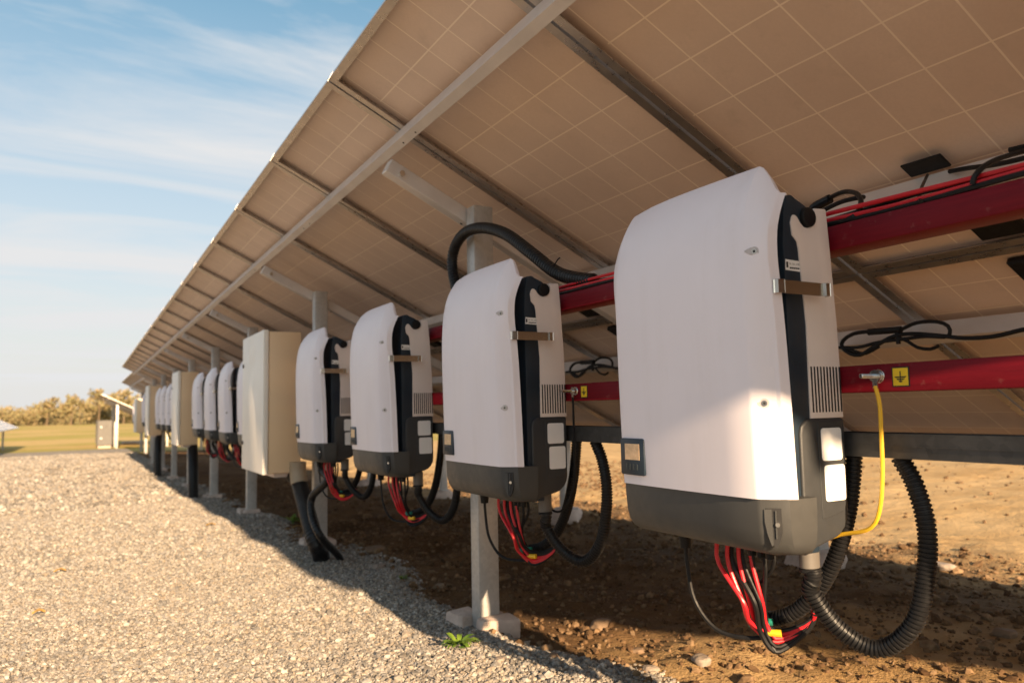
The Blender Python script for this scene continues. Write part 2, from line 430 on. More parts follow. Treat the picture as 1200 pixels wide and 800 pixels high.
# ------------------------------------------------------------------ inverters
OI = Vector((1.255, 0, -.285))
def inverter(label):
    root = empty('inverter', (0, 0, 0), label, 'inverter', 'white inverters on the red rails')
    V = Vector
    # front cover
    KZ = [-.178, -.05, .08, .18, .26, .32, .36, .40, .43, .448, .456]
    KX = [1.076, 1.0715, 1.0685, 1.067, 1.0690, 1.0750, 1.083, 1.096, 1.111, 1.1225, 1.130]
    KR = [-.178, -.05, .08, .18, .26, .305, .33, .355, .375, .388, .394]
    KB = [1.122, 1.118, 1.113, 1.107, 1.0995, 1.100, 1.104, 1.112, 1.121, 1.127, 1.131]
    tt = np.linspace(0, 1, 11)
    SP = spline([V((a, c, d)) for a, c, d in zip(KZ, KX, KR)], .016)
    SB = spline([V((a, c, 0)) for a, c in zip(KZ, KB)], .016)
    Z = [p.x for p in SP]; XF = [p.y for p in SP]; ZR = [p.z for p in SP]
    XB = [float(np.interp(z, [p.x for p in SB], [p.y for p in SB])) for z in Z]
    b = MB(); bm = b.bm; rows = []
    def halfrow(i, sg):
        zf, xf, zr, xb = Z[i], XF[i], ZR[i], XB[i]+.014
        k = sstep(.33, .456, zf); xr = xb-.020+.009*float(k); d = zf-zr
        return [V((xf, sg*.2195, zf)), V((xf+.0030, sg*.2275, zf-d*.07)), V((xf*.52+xr*.48-.0008, sg*.246, zf-d*.45)), V((xr-.0045, sg*.260, zr+d*.16)), V((xr-.0008, sg*.2665, zr+d*.02)), V((xr+.001, sg*.2680, zr)), V((xb, sg*.2735, zr-.001)), V((xb+.001, sg*.268, zr-.001))]
    for i in range(len(Z)):
        rd = float(sstep(.36, .456, Z[i]))*.010
        L = [p-V((0, 0, rd*(1 if j > 5 else 0))) for j, p in enumerate(halfrow(i, 1)[::-1])]
        c = [V((XF[i]-.0045*(1-(k/3.)**2), k*.2195/3., Z[i]-(rd*.30 if k == 2 else rd*.06 if k == 1 else 0))) for k in (2, 1, 0, -1, -2)]
        Rr = halfrow(i, -1)
        rows.append([bm.verts.new(p) for p in L+c+Rr])
    for A, B in zip(rows, rows[1:]):
        for j in range(len(A)-1): b._f([A[j], A[j+1], B[j+1], B[j]])
    top = [bm.verts.new(V((max(v.co.x+.002, 1.140), v.co.y, v.co.z-.004))) for v in rows[-1]]
    for j in range(len(top)-1): b._f([rows[-1][j], rows[-1][j+1], top[j+1], top[j]])
    low = [bm.verts.new(V((1.13, v.co.y*.985, v.co.z+.001))) for v in rows[0]]
    for j in range(len(low)-1): b._f([rows[0][j], rows[0][j+1], low[j+1], low[j]])
    b.build('front_cover', M['cover'], root, OI, smooth=20)
    # lower cover
    Z2 = [-.1785, -.20, -.235, -.258, -.272, -.281, -.286]
    X2 = [1.0785, 1.079, 1.0815, 1.087, 1.096, 1.109, 1.13]
    b = MB(); bm = b.bm; rows = []
    for z, x in zip(Z2, X2):
        sh = (x-1.0785)
        P = []
        for sg in (1, -1):
            h = [V((x, sg*(.2195-sh*.3), z)), V((x+.004, sg*(.228-sh*.3), z)), V((x+.030, sg*(.259-sh*.5), z)), V((x+.040, sg*(.2675-sh*.5), z)), V((1.185, sg*(.2735-sh*.6), z))]
            P.append(h)
        c = [V((x-.002, k*.1*(1-sh*.5), z)) for k in (1, 0, -1)]
        rows.append([bm.verts.new(p) for p in P[0][::-1]+c+P[1]])
    for A, B in zip(rows, rows[1:]):
        for j in range(len(A)-1): b._f([A[j], A[j+1], B[j+1], B[j]])
    b._f(rows[-1]); b._f(rows[0][::-1])
    b.build('lower_cover', M['darkgrey'], root, OI, smooth=28)
    # dark inner body with the hook arm
    prof = [(1.118, -.276), (1.116, .29), (1.121, .35), (1.128, .385), (1.145, .388), (1.156, .382), (1.177, .3735), (1.193, .3645), (1.2005, .352), (1.198, .340), (1.188, .331), (1.1757, .328), (1.164, .332), (1.158, .32), (1.172, .29), (1.172, -.276)]
    b = MB(); b.prism(prof, -.2665, .2665, lambda u, v, a: V((u, a, v)))
    b.build('inner_body', M['dark'], root, OI, bevel=.003, bseg=2)
    # rear connection box with rounded foot
    pr = [(1.150, -.033)]
    pr += [(1.2525, -.033), (1.2525, -.17)]
    pr += [(1.2025+.05*math.cos(t), -.205+.05*math.sin(t)) for t in [0, -.35, -.7, -1.05, -1.3]]
    pr += [(1.16, -.266), (1.13, -.279), (1.13, -.20), (1.13, -.06), (1.1335, -.045)]
    b = MB(); b.prism(pr, -.2730, .2730, lambda u, v, a: V((u, a, v)))
    cb = b.build('connection_box', M['boxgrey'], root, OI, bevel=.006, bseg=3)
    # recessed side plate carrying the two white labels
    for sg in (-1, 1):
        b = MB()
        sp_ = [(1.176, -.040), (1.2495, -.037), (1.2500, -.18), (1.238, -.206), (1.2, -.214), (1.1775, -.216)]
        b.prism(sp_, sg*.2727, sg*.2745, lambda u, v, a: V((u, a, v)))
        pl = b.build('side_plate', M['boxgrey'], cb, OI, bevel=.0008)
        if sg < 0:
            for z0, z1, dx in ((-.111, -.051, 0), (-.1855, -.1195, .0045)):
                b = MB(); q = []
                x0, x1, r = 1.1835+dx, 1.240+dx, .006
                for cx, cz, a0 in ((x1-r, z1-r, 0), (x0+r, z1-r, 90), (x0+r, z0+r, 180), (x1-r, z0+r, 270)):
                    q += [(cx+r*math.cos(R(a0+a)), cz+r*math.sin(R(a0+a))) for a in (0, 30, 60, 90)]
                b.prism(q, -.2743, -.2757, lambda u, v, a: V((u, a, v)))
                b.build('blank_label', M['white'], cb, OI, smooth=0)
    # metal rear housing with the cut-out for the hook
    mp = [(1.1399, .3437), (1.1440, .3485), (1.1495, .3488), (1.1551, .3455), (1.1635, .3343), (1.1725, .3277), (1.1819, .327), (1.1941, .3305), (1.2029, .3383), (1.2076, .3488), (1.2060, .358), (1.2027, .3640), (1.2035, .3672), (1.2352, .3695), (1.2375, .366), (1.2425, .2939), (1.251, .1451), (1.255, -.0264), (1.255, -.0325), (1.163, -.0325), (1.165, .1419), (1.1542, .2862), (1.1510, .2989), (1.1390, .3101), (1.1362, .3331)]
    b = MB(); b.prism(mp, -.2700, -.2635, lambda u, v, a: V((u, a, v)))
    hs = b.build('rear_housing', M['housing'], root, OI, bevel=.0012, bseg=2)
    b = MB(); b.prism(mp, .2635, .2700, lambda u, v, a: V((u, a, v))); b.build('rear_housing', M['housing'], root, OI, bevel=.0012)
    MB().box(1.174, 1.2405, -.2578, .2578, -.032, .325).build('heat_sink', M['darkgrey'], root, OI, bevel=.004)
    for j in range(10):
        x = 1.1695+j*.0088
        b = MB(); b.prism([(x, -.0215), (x+.0042, -.0215), (x+.0036, .0635), (x-.0006, .0635)], -.2705, -.2695, lambda u, v, a: V((u, a, v)))
        b.build('vent_slot', M['ink'], hs, OI, smooth=0)
    # hook pin
    for sg in (-1, 1):
        b = MB(); b.cyl((1.1835, sg*.278, .3475), (1.1835, sg*.16, .3475), .0192, seg=26); b.build('hook_pin', M['black'], root, OI, bevel=.004, bseg=3)
    # steel strap holding the cover
    b = MB()
    st = [(1.0895, -0.2695), (1.0895, -0.2845), (1.1025, -0.2870), (1.104, -0.2800), (1.205, -0.2800), (1.207, -0.2870), (1.2165, -0.2870), (1.2195, -0.2720), (1.2175, -0.2720), (1.2145, -0.2850), (1.2085, -0.2850), (1.2065, -0.2782), (1.1025, -0.2782), (1.1010, -0.2850), (1.0915, -0.2830), (1.0915, -0.2695)]
    b.prism(st, .1985, .2235, lambda u, v, a: V((u, v, a)))
    b.build('strap', M['strapsteel'], root, OI, smooth=0)
    for x0, x1, y0, y1 in ((1.0875, 1.1035, -.2735, -.2865), (1.2060, 1.2185, -.2760, -.2870)):
        MB().prism([(x0, y0), (x1, y1), (x1+.0012, y1+.0008), (x0+.0012, y0+.0012)], .1986, .2234, lambda u, v, a: V((u, v, a))).build('strap_tab', M['tab'], root, OI, smooth=0)
    # rating sticker
    b = MB(); b.prism([(1.1185, .2425), (1.1590, .2412), (1.1602, .2612), (1.1197, .2626)], -.2664, -.2671, lambda u, v, a: V((u, a, v)))
    stk = b.build('sticker', M['white'], root, OI, smooth=0)
    b = MB(); b.box(1.1210, 1.1260, -.2675, -.2672, .2470, .2580)
    def text(s, size, x, z):
        cu = bpy.data.curves.new('t', 'FONT'); cu.body = s; cu.size = size; cu.fill_mode = 'FRONT'; cu.resolution_u = 2
        t = bpy.data.objects.new('t', cu); COL.objects.link(t)
        dg = bpy.context.evaluated_depsgraph_get(); me = bpy.data.meshes.new_from_object(t.evaluated_get(dg))
        for p in me.polygons: b._f([b.bm.verts.new(V((x+me.vertices[i].co.x, -.2673, z+me.vertices[i].co.y))) for i in p.vertices])
        bpy.data.objects.remove(t)
    text('Mr. No. 31803', .0052, 1.1290, .2530)
    for k in range(5): b.box(1.1300+k*.0054, 1.1346+k*.0054, -.2674, -.2672, .2455, .2484)
    b.build('print', M['ink'], stk, OI, smooth=0)
    # cover screws on the two slanted edges
    for sg in (-1,):
        for z, xo, n in ((.280, 1.0812, V((-.89, sg*.456, -.02))), (-.003, 1.0885, V((-.77, sg*.63, .02)))):
            p = V((xo, sg*.2445, z)); n.normalize(); e = V((-n.y*sg, -abs(n.x)*-sg*-1, 0)); e = V((abs(n.y), sg*abs(n.x), 0))
            b = MB(); b.cyl(p-n*.004, p+n*.0026, .0062, .0056, 14)
            sc_ = b.build('cover_screw', M['strapsteel'], root, OI)
            b = MB()
            for a_, r_ in ((0, .0100), (-.007, .0080), (-.013, .0052), (-.018, .0026)):
                q = p - e*(-a_)*1.0 + V((0, 0, -a_*.12)); b.cyl(q-n*.003, q+n*(.0012+a_*.03), r_, r_*.92, 14)
            b.build('screw_recess', M['recess'], sc_, OI)
            MB().cyl(p+n*.0025, p+n*.0033, .0028, .0028, 6).build('hex_socket', M['ink'], sc_, OI, smooth=0)
    # latch pockets in the lower cover
    for sg in (-1,):
        c = V((1.0975, sg*.2435, -.226)); n = V((-.77, sg*.64, .0)).normalized(); e = V((-n.y, n.x, 0))*(-sg); e.normalize()
        if e.x < 0: e = -e
        up = V((0, 0, 1))
        b = MB(); q = [(-.013, .032), (.016, .032), (.0165, -.010), (.012, -.026), (.004, -.040), (-.004, -.030), (-.011, -.014)]
        b.prism(q, -.004, .0028, lambda u, v, a: c+e*u+up*v+n*a)
        lt = b.build('latch_pocket', M['ink'], root, OI, smooth=0)
        b = MB(); b.prism([(-.016, .030), (-.002, .030), (-.001, -.034), (-.004, -.036), (-.011, -.016), (-.0155, .006)], .0029, .0042, lambda u, v, a: c+e*u+up*v+n*a)
        b.prism([(.0045, .028), (.007, .028), (.007, -.022), (.0045, -.022)], .0029, .0060, lambda u, v, a: c+e*u+up*v+n*a)
        b.build('latch', M['darkgrey'], lt, OI, smooth=0)
        b = MB(); b.cyl(c+e*.0085+up*.003+n*.002, c+e*.0085+up*.003+n*.008, .0042, seg=12); b.build('latch_screw', M['chrome'], lt, OI)
    # display on the far side of the front
    b = MB(); q = []
    for cx, cz, a0 in ((.216, -.082, 0), (.134, -.082, 90), (.134, -.151, 180), (.216, -.151, 270)):
        q += [(cx+.006*math.cos(R(a0+a)), cz+.006*math.sin(R(a0+a))) for a in (0, 30, 60, 90)]
    xf = 1.0705
    b.prism(q, xf+.006, xf-.0035, lambda u, v, a: V((a, u, v)))
    dp = b.build('display', M['dark'], root, OI, bevel=.0012, bseg=2)
    MB().box(xf-.0042, xf-.0036, .1455, .203, -.1235, -.088).build('screen', M['lcd'], dp, OI, smooth=0)
    for k in range(4):
        y = .1985-k*.0142
        MB().box(xf-.0046, xf-.0036, y-.003, y+.003, -.1455, -.1325).build('button', M['button'], dp, OI, bevel=.0003)
    # cable glands below
    b = MB(); b.cyl((1.205, -.198, -.262), (1.205, -.198, -.316), .0215, .0215, 18)
    gl = b.build('cable_gland', M['glandgrey'], root, OI, bevel=.0012)
    MB().cyl((1.205, -.198, -.3165), (1.205, -.198, -.324), .0235, .0235, 8).build('lock_ring', M['black'], gl, OI, bevel=.0012)
    for y in (-.12, -.09, -.06, .02): MB().cyl((1.165, y, -.28), (1.165, y, -.305), .010, .009, 10).build('cable_gland', M['black'], root, OI)
    MB().cyl((1.14, .16, -.283), (1.14, .16, -.312), .016, .013, 12).build('cable_gland', M['black'], root, OI)
    return root

def inv_label(i):
    return ['nearest and largest white inverter, with a sun patch on its lower corner',
            'white inverter second from the camera, in front of the nearest post',
            'white inverter third from the camera, black conduit loop below it',
            'white inverter fourth from the camera, just before the nearest beige cabinet',
            'white inverter half hidden right behind the nearest beige cabinet',
            'white inverter second beyond the nearest beige cabinet', 'white inverter third beyond the nearest beige cabinet',
            'white inverter fourth beyond the nearest cabinet, touching the second cabinet in view',
            'white inverter hidden first behind the second beige cabinet', 'small white inverter second beyond the second beige cabinet',
            'small white inverter third beyond the second beige cabinet', 'small white inverter fourth beyond the second beige cabinet, by the third cabinet',
            'tiny white inverter first behind the third beige cabinet', 'tiny white inverter second behind the third beige cabinet'][i]
INVY = [1.157, 2.113, 3.117, 4.14, 6.08, 7.055, 8.03, 9.0, 11.5, 12.42, 13.34, 14.27, 17.0, 18.0]
inv0 = inverter('x')
FRONT = ('front_cover', 'lower_cover', 'cover_screw', 'latch_pocket', 'display')
for c_ in inv0.children_recursive:                     # the shell stands wider and further out than the chassis behind it
    n_ = len(c_.data.vertices); co_ = np.empty(n_*3, np.float32); c_.data.vertices.foreach_get('co', co_)
    top_ = (c_ if c_.parent == inv0 else c_.parent).name.split('.')[0]
    if top_ in FRONT:
        co_[1::3] *= .8433; co_[0::3] = (co_[0::3]+1.255)*.961-1.255; co_[2::3] = (co_[2::3]-.285)*.961+.285
    elif top_ in ('strap', 'strap_tab'):
        co_[1::3] *= .842; co_[0::3] = np.interp(co_[0::3]+1.255, [1.0, 1.0895, 1.2175, 1.3], [.970, 1.058, 1.193, 1.276])-1.255; co_[2::3] = (co_[2::3]-.285)*.965+.285
    else: co_[1::3] *= .759; co_[0::3] += .003
    c_.data.vertices.foreach_set('co', co_); c_.data.update()
for i, y in enumerate(INVY):
    o = inv0 if i == 0 else copy_tree(inv0)
    o.location = OI+Vector((0, y, 0)); o['label'] = inv_label(i)
    if i > 1: o.rotation_euler = (R(random.uniform(-.5, .5)), R(random.uniform(-.4, .4)), R(random.uniform(-.6, .6)))

# ------------------------------------------------------------------ beige cabinets
OCb = Vector((1.26, 0, -.405)); OFC = Vector((-.029, 0, 0))
def cabinet():
    root = empty('cabinet', (0, 0, 0), 'x', 'cabinet', 'beige cabinets between the inverters')
    MB().box(1.052, 1.258, -.368, .368, -.398, .520).build('body', M['beige'], root, OCb, bevel=.006, bseg=2)
    b = MB(); b.box(1.0505, 1.0555, -.356, .356, -.386, .508); b.build('door_seal', M['black'], root, OCb, smooth=0)
    d = MB().box(1.014, 1.0503, -.373, .373, -.405, .530).build('door', M['beigedoor'], root, OCb, bevel=.007, bseg=3)
    b = MB()
    for z in (.33, -.22): b.cyl((1.0145, .33, z), (1.008, .33, z), .014, seg=16)
    b.build('lock', M['black'], d, OCb)
    b = MB(); b.box(1.0132, 1.0139, -.10, .12, .335, .445); b.build('label_plate', M['beigedoor'], d, OCb, smooth=0)
    b = MB(); b.box(1.10, 1.23, -.30, .1, -.43, -.3985); b.build('gland_plate', M['housing'], root, OCb, bevel=.003)
    return root
CABY = [5.405, 10.70, 16.0]
cab0 = cabinet()
for i, y in enumerate(CABY):
    o = cab0 if i == 0 else copy_tree(cab0)
    o.location = OCb+OFC+Vector((0, y, 0))
    o['label'] = ['nearest beige steel cabinet with pale door, beyond the fourth inverter', 'middle-distance beige cabinet, second from the camera', 'small far beige cabinet, third from the camera on the near row'][i]

# ------------------------------------------------------------------ hoses and cables
def off(pts, dy): return [Vector(p)+Vector((0, dy, 0)) for p in pts]
gy = 1.22-.222
loopA = [Vector((1.205, gy, -.318)), Vector((1.206, gy, -.335)), at(950, 692, 1.212), at(983, 736, 1.245), at(1030, 760, 1.285), at(1071, 730, 1.305), at(1086, 665, 1.312), at(1085, 612, 1.312), at(1071, 565, 1.308), at(1060, 545, 1.303), at(1052, 530, 1.30)]
loopB = [at(1001, 528, 1.302), at(999, 560, 1.300), at(994, 600, 1.298), at(982, 645, 1.296), at(966, 680, 1.292), at(945, 706, 1.283), at(920, 722, 1.265), at(890, 726, 1.245)]
which = ['nearest', 'second', 'third', 'fourth']
for i, y in enumerate(INVY):
    w = which[i] if i < 4 else None
    dy = y-INVY[0]; y = y+.063
    rid = .16 if i < 5 else 0
    la = 'black corrugated conduit looping from the gland of the %s inverter up into the tray' % w if w else 'black conduit loop below the inverter number %s along the row' % ORD[i]
    seg = 18 if i < 2 else 10
    b = MB(); b.tube(off(loopA, dy), .0166, seg, step=.012, ridge=rid)
    tag(b.build('conduit', M['hose'], None, off(loopA, dy)[0], smooth=40), la, 'conduit', 'conduit loops under the inverters')
    if i < 9:
        lb = 'black corrugated conduit dropping from the tray behind the %s inverter' % w if w else 'black conduit dropping from the tray behind the %s inverter along the row' % ORD[i]
        b = MB(); b.tube(off(loopB, dy), .0160, seg, step=.012, ridge=rid)
        tag(b.build('conduit', M['hose'], None, off(loopB, dy)[0], smooth=40), lb, 'conduit', 'conduits dropping from the tray')
    if i < 8:
        la = 'bundle of red and black cables hanging under the %s inverter' % (w or ORD[i]+' counted')
        if not w: la = 'red and black cable bundle under the %s inverter beyond the nearest cabinet' % ORD[i-4]
        org = Vector((1.17, y-.09, -.29))
        root = empty('cable_bundle', org, la, 'cable bundle', 'cable bundles hanging under the inverters')
        rnd = random.Random(100+i)
        def strand(x0, y0, sag, sp_, r, nm, m, end):
            P = [Vector((x0, y+y0, -.285)), Vector((x0+.002, y+y0+sp_*.1, -.33)), Vector((x0+.012, y-.088+sp_*.5, -.40)), Vector((x0+.035, y-.080+sp_*.35, -.445-sag*.5)),
                 Vector((1.222, y-.098+sp_*.2, -.474-sag)), Vector((1.255, y-.118, -.470-sag*.7)), Vector((1.282, y-.145, -.445-sag*.3)), end]
            MB().tube(P, r, 8, step=.012).build(nm, m, root, org)
        e0 = Vector((1.290, y-.150, -.425))
        for k in range(4):
            strand(1.145+.010*k, -.035-.020*k, rnd.uniform(-.010, .014), rnd.uniform(-.05, .05), .0044, 'red_cable', M['redcable'], e0+Vector((rnd.uniform(-.006, .006),)*3))
        for k in range(5):
            strand(1.165+.006*k, -.055-.022*k, rnd.uniform(-.025, .03), rnd.uniform(-.07, .07), .0042 if k else .006, 'black_cable', M['black'], e0+Vector((rnd.uniform(-.006, .006),)*3))
        P = [Vector((1.143, y+.058, -.30)), Vector((1.144, y+.057, -.34)), Vector((1.15, y+.045, -.42)), Vector((1.17, y+.005, -.475)), Vector((1.20, y-.05, -.485)), Vector((1.235, y-.09, -.478))]
        MB().tube(P, .0046, 8, step=.012).build('black_cable', M['black'], root, org)
        if i < 4:
            for nm, m, p in (('yellow_marker', M['yellow'], Vector((1.222, y-.105, -.466))), ('green_marker', M['green'], Vector((1.205, y-.075, -.452))), ('green_marker', M['green'], Vector((1.215, y-.09, -.446)))):
                MB().cyl(p+Vector((-.008, .012, 0)), p+Vector((.008, -.012, .001)), .0075, seg=10).build(nm, m, root, org)

# big black hose arching over the nearest post
P = [at(536, 345, 1.30), at(530, 312, 1.30), at(533, 290, 1.30), at(545, 273, 1.295), at(565, 267, 1.29), at(592, 274, 1.285), at(622, 296, 1.285), at(650, 318, 1.29), at(672, 326, 1.29), at(696, 329, 1.29)]
b = MB(); b.tube(P, .022, 16, step=.012, ridge=.10, pitch=.014)
tag(b.build('cable_hose', M['hose'], None, P[0], smooth=40), 'thick black hose arching over the nearest post above the second inverter', 'hose')
b = MB(); b.cyl(at(646, 308, 1.285), at(651, 324, 1.285), .003, seg=6); b.tube([at(649, 312, 1.262), at(653, 305, 1.262), at(656, 302, 1.262)], .0022, 6)
tag(b.build('cable_tie', M['black'], None, P[7]), 'black cable tie with a sticking tail round the arching hose', 'cable tie')

# string cables lying along the upper red rail
def along(y0, y1, x, z, amp, ph, n=16):
    return [Vector((x+.006*math.sin(ph+2.1*i), y0+(y1-y0)*i/n, z+amp*math.sin(ph*1.7+1.3*i))) for i in range(n+1)]
for k, (x, z, m, la) in enumerate(((1.272, .364, 'redcable', 'upper red string cable along the top of the upper red rail'), (1.269, .3545, 'redcable', 'lower red string cable along the top of the upper red rail'))):
    P = along(2.06, -1.2, x, z, .0035, 1.1*k+.4)
    tag(MB().tube(P, .0046, 8, step=.02).build('red_cable', M[m], None, P[0]), la, 'cable', 'red string cables on the upper rail')
P = along(2.02, -1.2, 1.268, .3455, .0015, 2.2); tag(MB().tube(P, .0052, 8, step=.02).build('black_cable', M['black'], None, P[0]), 'black cable lying on the upper red rail below the red cables', 'cable', 'black string cables on the upper rail')
P = along(2.04, .2, 1.285, .360, .004, .2); tag(MB().tube(P, .005, 8, step=.02).build('black_cable', M['black'], None, P[0]), 'black cable tucked behind the red cables on the upper rail', 'cable', 'black string cables on the upper rail')

def cable(pts, r, label, name='black_cable', m='black', cat='cable', group=None):
    o = MB().tube(pts, r, 8, step=.01).build(name, M[m], None, pts[0]); return tag(o, label, cat, group)
X2 = 1.44
P = [at(940, 252, 1.40), at(962, 238, 1.40), at(985, 226, 1.38), at(1002, 226, 1.34), at(1009, 236, 1.30), at(1004, 250, 1.275), at(992, 258, 1.268), at(970, 263, 1.268)]
cable(P, .0050, 'black cable looped over the red cables beside the nearest inverter')
b = MB(); b.cyl(at(956, 242, 1.395), at(973, 233, 1.395), .0105, .0105, 10); b.cyl(at(950, 245, 1.395), at(956, 242, 1.395), .007, .0105, 10)
tag(b.build('cable_connector', M['black'], None, at(965, 238, 1.395)), 'black plug connector beside the top hook of the nearest inverter', 'connector', 'plug connectors')
P = [at(964, 247, 1.5), at(985, 237, 1.5), at(1004, 232, 1.5), at(1012, 231, 1.52)]
cable(P, .0055, 'short black cable behind the loop beside the nearest inverter')
# module lead box and its leads near the second purlin
c0 = T(1.462, -.018, 1.165)
b = MB(); b.box(-.05, .05, -.056, .056, -.004, .004, lambda x, y, z: T(1.455+x*.55, -.024+z, 1.165+y))
tag(b.build('lead_box', M['black'], None, c0, bevel=.003), 'flat black lead box on the module back above the red rail', 'junction box')
P = [at(1113, 201, 1.93), at(1135, 197, 1.90), at(1160, 194, 1.86), at(1185, 189, 1.82), at(1230, 178, 1.80)]
cable(P, .0062, 'black lead running right from the flat lead box')
P = [at(1087, 205, 1.90), at(1080, 220, 1.50), at(1077, 232, 1.30), at(1080, 236, 1.262)]
cable(P, .0035, 'thin black lead hanging from the flat lead box onto the rail')
P = [at(1140, 216, 1.262), at(1142, 207, 1.262), at(1152, 196, 1.28), at(1168, 187, 1.32), at(1190, 180, 1.38), at(1230, 170, 1.45)]
cable(P, .0048, 'black cable curling up from the red cables at the right edge')
P = [at(1183, 176, 1.7), at(1200, 172, 1.7), at(1230, 165, 1.7)]
cable(P, .006, 'short black lead at the right edge above the red cables')
# coil of module leads on the third purlin
XC = 2.50
def coil(ox, oy, dy_, who):
    f = lambda pts: [at(px, py, XC)+Vector((0, dy_, 0)) for px, py in pts]
    root = empty('cable_coil', at(1040, 390, XC)+Vector((0, dy_, 0)), 'coiled black module lead hanging at the third purlin, %s' % who, 'cable coil', 'coiled module leads')
    org = root.location.copy()
    for nm, pts, r in (('lead', [(1020, 388), (1000, 391), (988, 399), (987, 407), (996, 414), (1008, 416), (1020, 409), (1035, 400), (1050, 393), (1072, 391), (1100, 393), (1130, 396), (1165, 394), (1200, 386), (1240, 380)], .0075),
                       ('lead', [(1056, 386), (1075, 378), (1098, 377), (1111, 382), (1113, 391), (1106, 395), (1086, 394), (1060, 397), (1030, 401), (1005, 407), (985, 407), (975, 408)], .0065),
                       ('lead', [(1050, 394), (1064, 400), (1075, 407), (1090, 409), (1100, 405)], .006),
                       ('lead', [(992, 408), (1003, 412), (1015, 414), (1030, 406)], .006)):
        MB().tube(f(pts), r, 8, step=.02).build(nm, M['black'], root, org)
    MB().cyl(*[v for v in f([(1018, 389), (1056, 386)])], .0125, seg=10).build('connector', M['black'], root, org)
    MB().cyl(*[v for v in f([(1051, 384), (1053, 403)])], .008, seg=8).build('cable_tie', M['black'], root, org)
coil(0, 0, 0, 'right of the nearest inverter')
coil(0, 0, 1.86, 'between the nearest and second inverter')

# earth bolts, signs and wires
def earth(dy, who, wire_label, wm):
    p = Vector((1.262, .876+dy, .0425))
    root = empty('earth_bolt', p, 'shiny earth bolt through the lower red rail beside the %s inverter' % who, 'bolt', 'earth bolts on the lower rail')
    b = MB(); b.cyl(p, p+Vector((-.003, 0, 0)), .0125, seg=20); b.build('washer', M['chrome'], root, p, bevel=.0006)
    b = MB(); b.cyl(p+Vector((-.003, 0, 0)), p+Vector((-.011, 0, 0)), .0098, seg=6); b.build('nut', M['chrome'], root, p, bevel=.0008)
    b = MB(); b.tube([p+Vector((-.011, 0, 0)), p+Vector((-.052, 0, 0))], .0044, 12, step=.002, ridge=.12, pitch=.0022); b.build('threaded_rod', M['chrome'], root, p)
    b = MB(); b.cyl(p+Vector((-.011, 0, 0)), p+Vector((-.0125, 0, 0)), .0115, seg=16); b.box(p.x-.0128, p.x-.0112, p.y-.005, p.y+.005, p.z-.022, p.z-.005)
    b.build('cable_lug', M['chrome'], root, p)
    # sign
    c = Vector((1.2612, .833+dy, .0395))
    sg = empty('earth_sign', c, 'yellow sticker with black earth symbol on the lower rail by the %s inverter' % who, 'sign', 'yellow earth signs')
    MB().box(c.x-.0004, c.x+.0008, c.y-.0165, c.y+.0165, c.z-.0178, c.z+.0178).build('border', M['ink'], sg, c, smooth=0)
    MB().box(c.x-.0009, c.x-.0004, c.y-.0143, c.y+.0143, c.z-.0156, c.z+.0156).build('plate', M['signyellow'], sg, c, smooth=0)
    b = MB(); x0, x1 = c.x-.0013, c.x-.0009
    b.box(x0, x1, c.y-.0010, c.y+.0010, c.z+.0001, c.z+.0100)
    for z, w in ((-.0006, .0120), (-.0044, .0080), (-.0082, .0036)):
        b.prism([(-w, z+.0012), (w, z+.0012), (w*.72, z-.0012), (-w*.72, z-.0012)], x0, x1, lambda u, v, a: Vector((a, c.y+u, c.z+v)))
    b.box(x0-.0001, x1, c.y-.0007, c.y+.0007, c.z-.010, c.z-.0002)
    b.build('earth_symbol', M['ink'], sg, c, smooth=0)
    if wm == 'yellow':
        P = [p+Vector((-.012, 0, -.018)), at(1031, 475, 1.249), at(1033, 515, 1.248), at(1034, 555, 1.247), at(1032, 590, 1.244), at(1026, 612, 1.242), at(1015, 621, 1.240), at(1000, 624, 1.238), at(985, 626, 1.236), at(968, 631, 1.230), at(955, 634, 1.22)]
        cable(P, .0038, wire_label, 'earth_wire', 'yellow')
    else:
        P = [p+Vector((-.012, 0, -.018)), p+Vector((-.010, .002, -.08)), p+Vector((-.006, .008, -.18)), p+Vector((.0, .02, -.27)), p+Vector((-.01, .05, -.335)), p+Vector((-.02, .085, -.36)), p+Vector((-.03, .13, -.345)), p+Vector((-.04, .17, -.31)), p+Vector((-.05, .20, -.295))]
        cable(P, .0034, wire_label, 'earth_wire', 'black')
earth(0, 'nearest', 'yellow earth wire hanging from bolt to the underside of the nearest inverter', 'yellow')
earth(.985, 'second', 'thin black earth wire hanging from bolt beside the second inverter', 'black')

# cabinet down-pipes
def pipe(pts, r, label, ridge=0.):
    b = MB(); b.tube(pts, r, 16, step=.02, ridge=ridge, pitch=.02)
    tag(b.build('black_pipe', M['hose'], None, pts[-1], smooth=40), label, 'pipe', 'black pipes from the cabinets into the ground')
g = ground_at(377, 657)
A_ = [Vector((1.20, 5.12, -.42)), at(350, 565, 1.22), at(360, 600, 1.20), at(369, 632, 1.20), g+Vector((0, 0, .02)), g+Vector((.0, -.01, -.12))]
pipe(A_, .052, 'thick black pipe from the nearest cabinet down into the gravel', .06)
g2 = ground_at(398, 657)
pipe([Vector((1.19, 4.33, -.27)), Vector((1.18, 4.36, -.34)), at(384, 562, 1.17), at(366, 582, 1.14), at(366, 606, 1.13), at(377, 630, 1.16), g2+Vector((0, 0, .02)), g2+Vector((.01, -.01, -.1))], .022, 'slimmer black hose bending down beside the thick pipe of the nearest cabinet', .08)
b = MB(); q = at(349, 552, 1.21); b.tube([q+Vector((0, 0, .06)), q, at(351, 566, 1.215)], .054, 16, step=.02)
tag(b.build('pipe_collar', mat('pale_sleeve', (.36, .28, .19), .6), None, q), 'pale sleeve on the thick pipe below the nearest cabinet', 'sleeve')
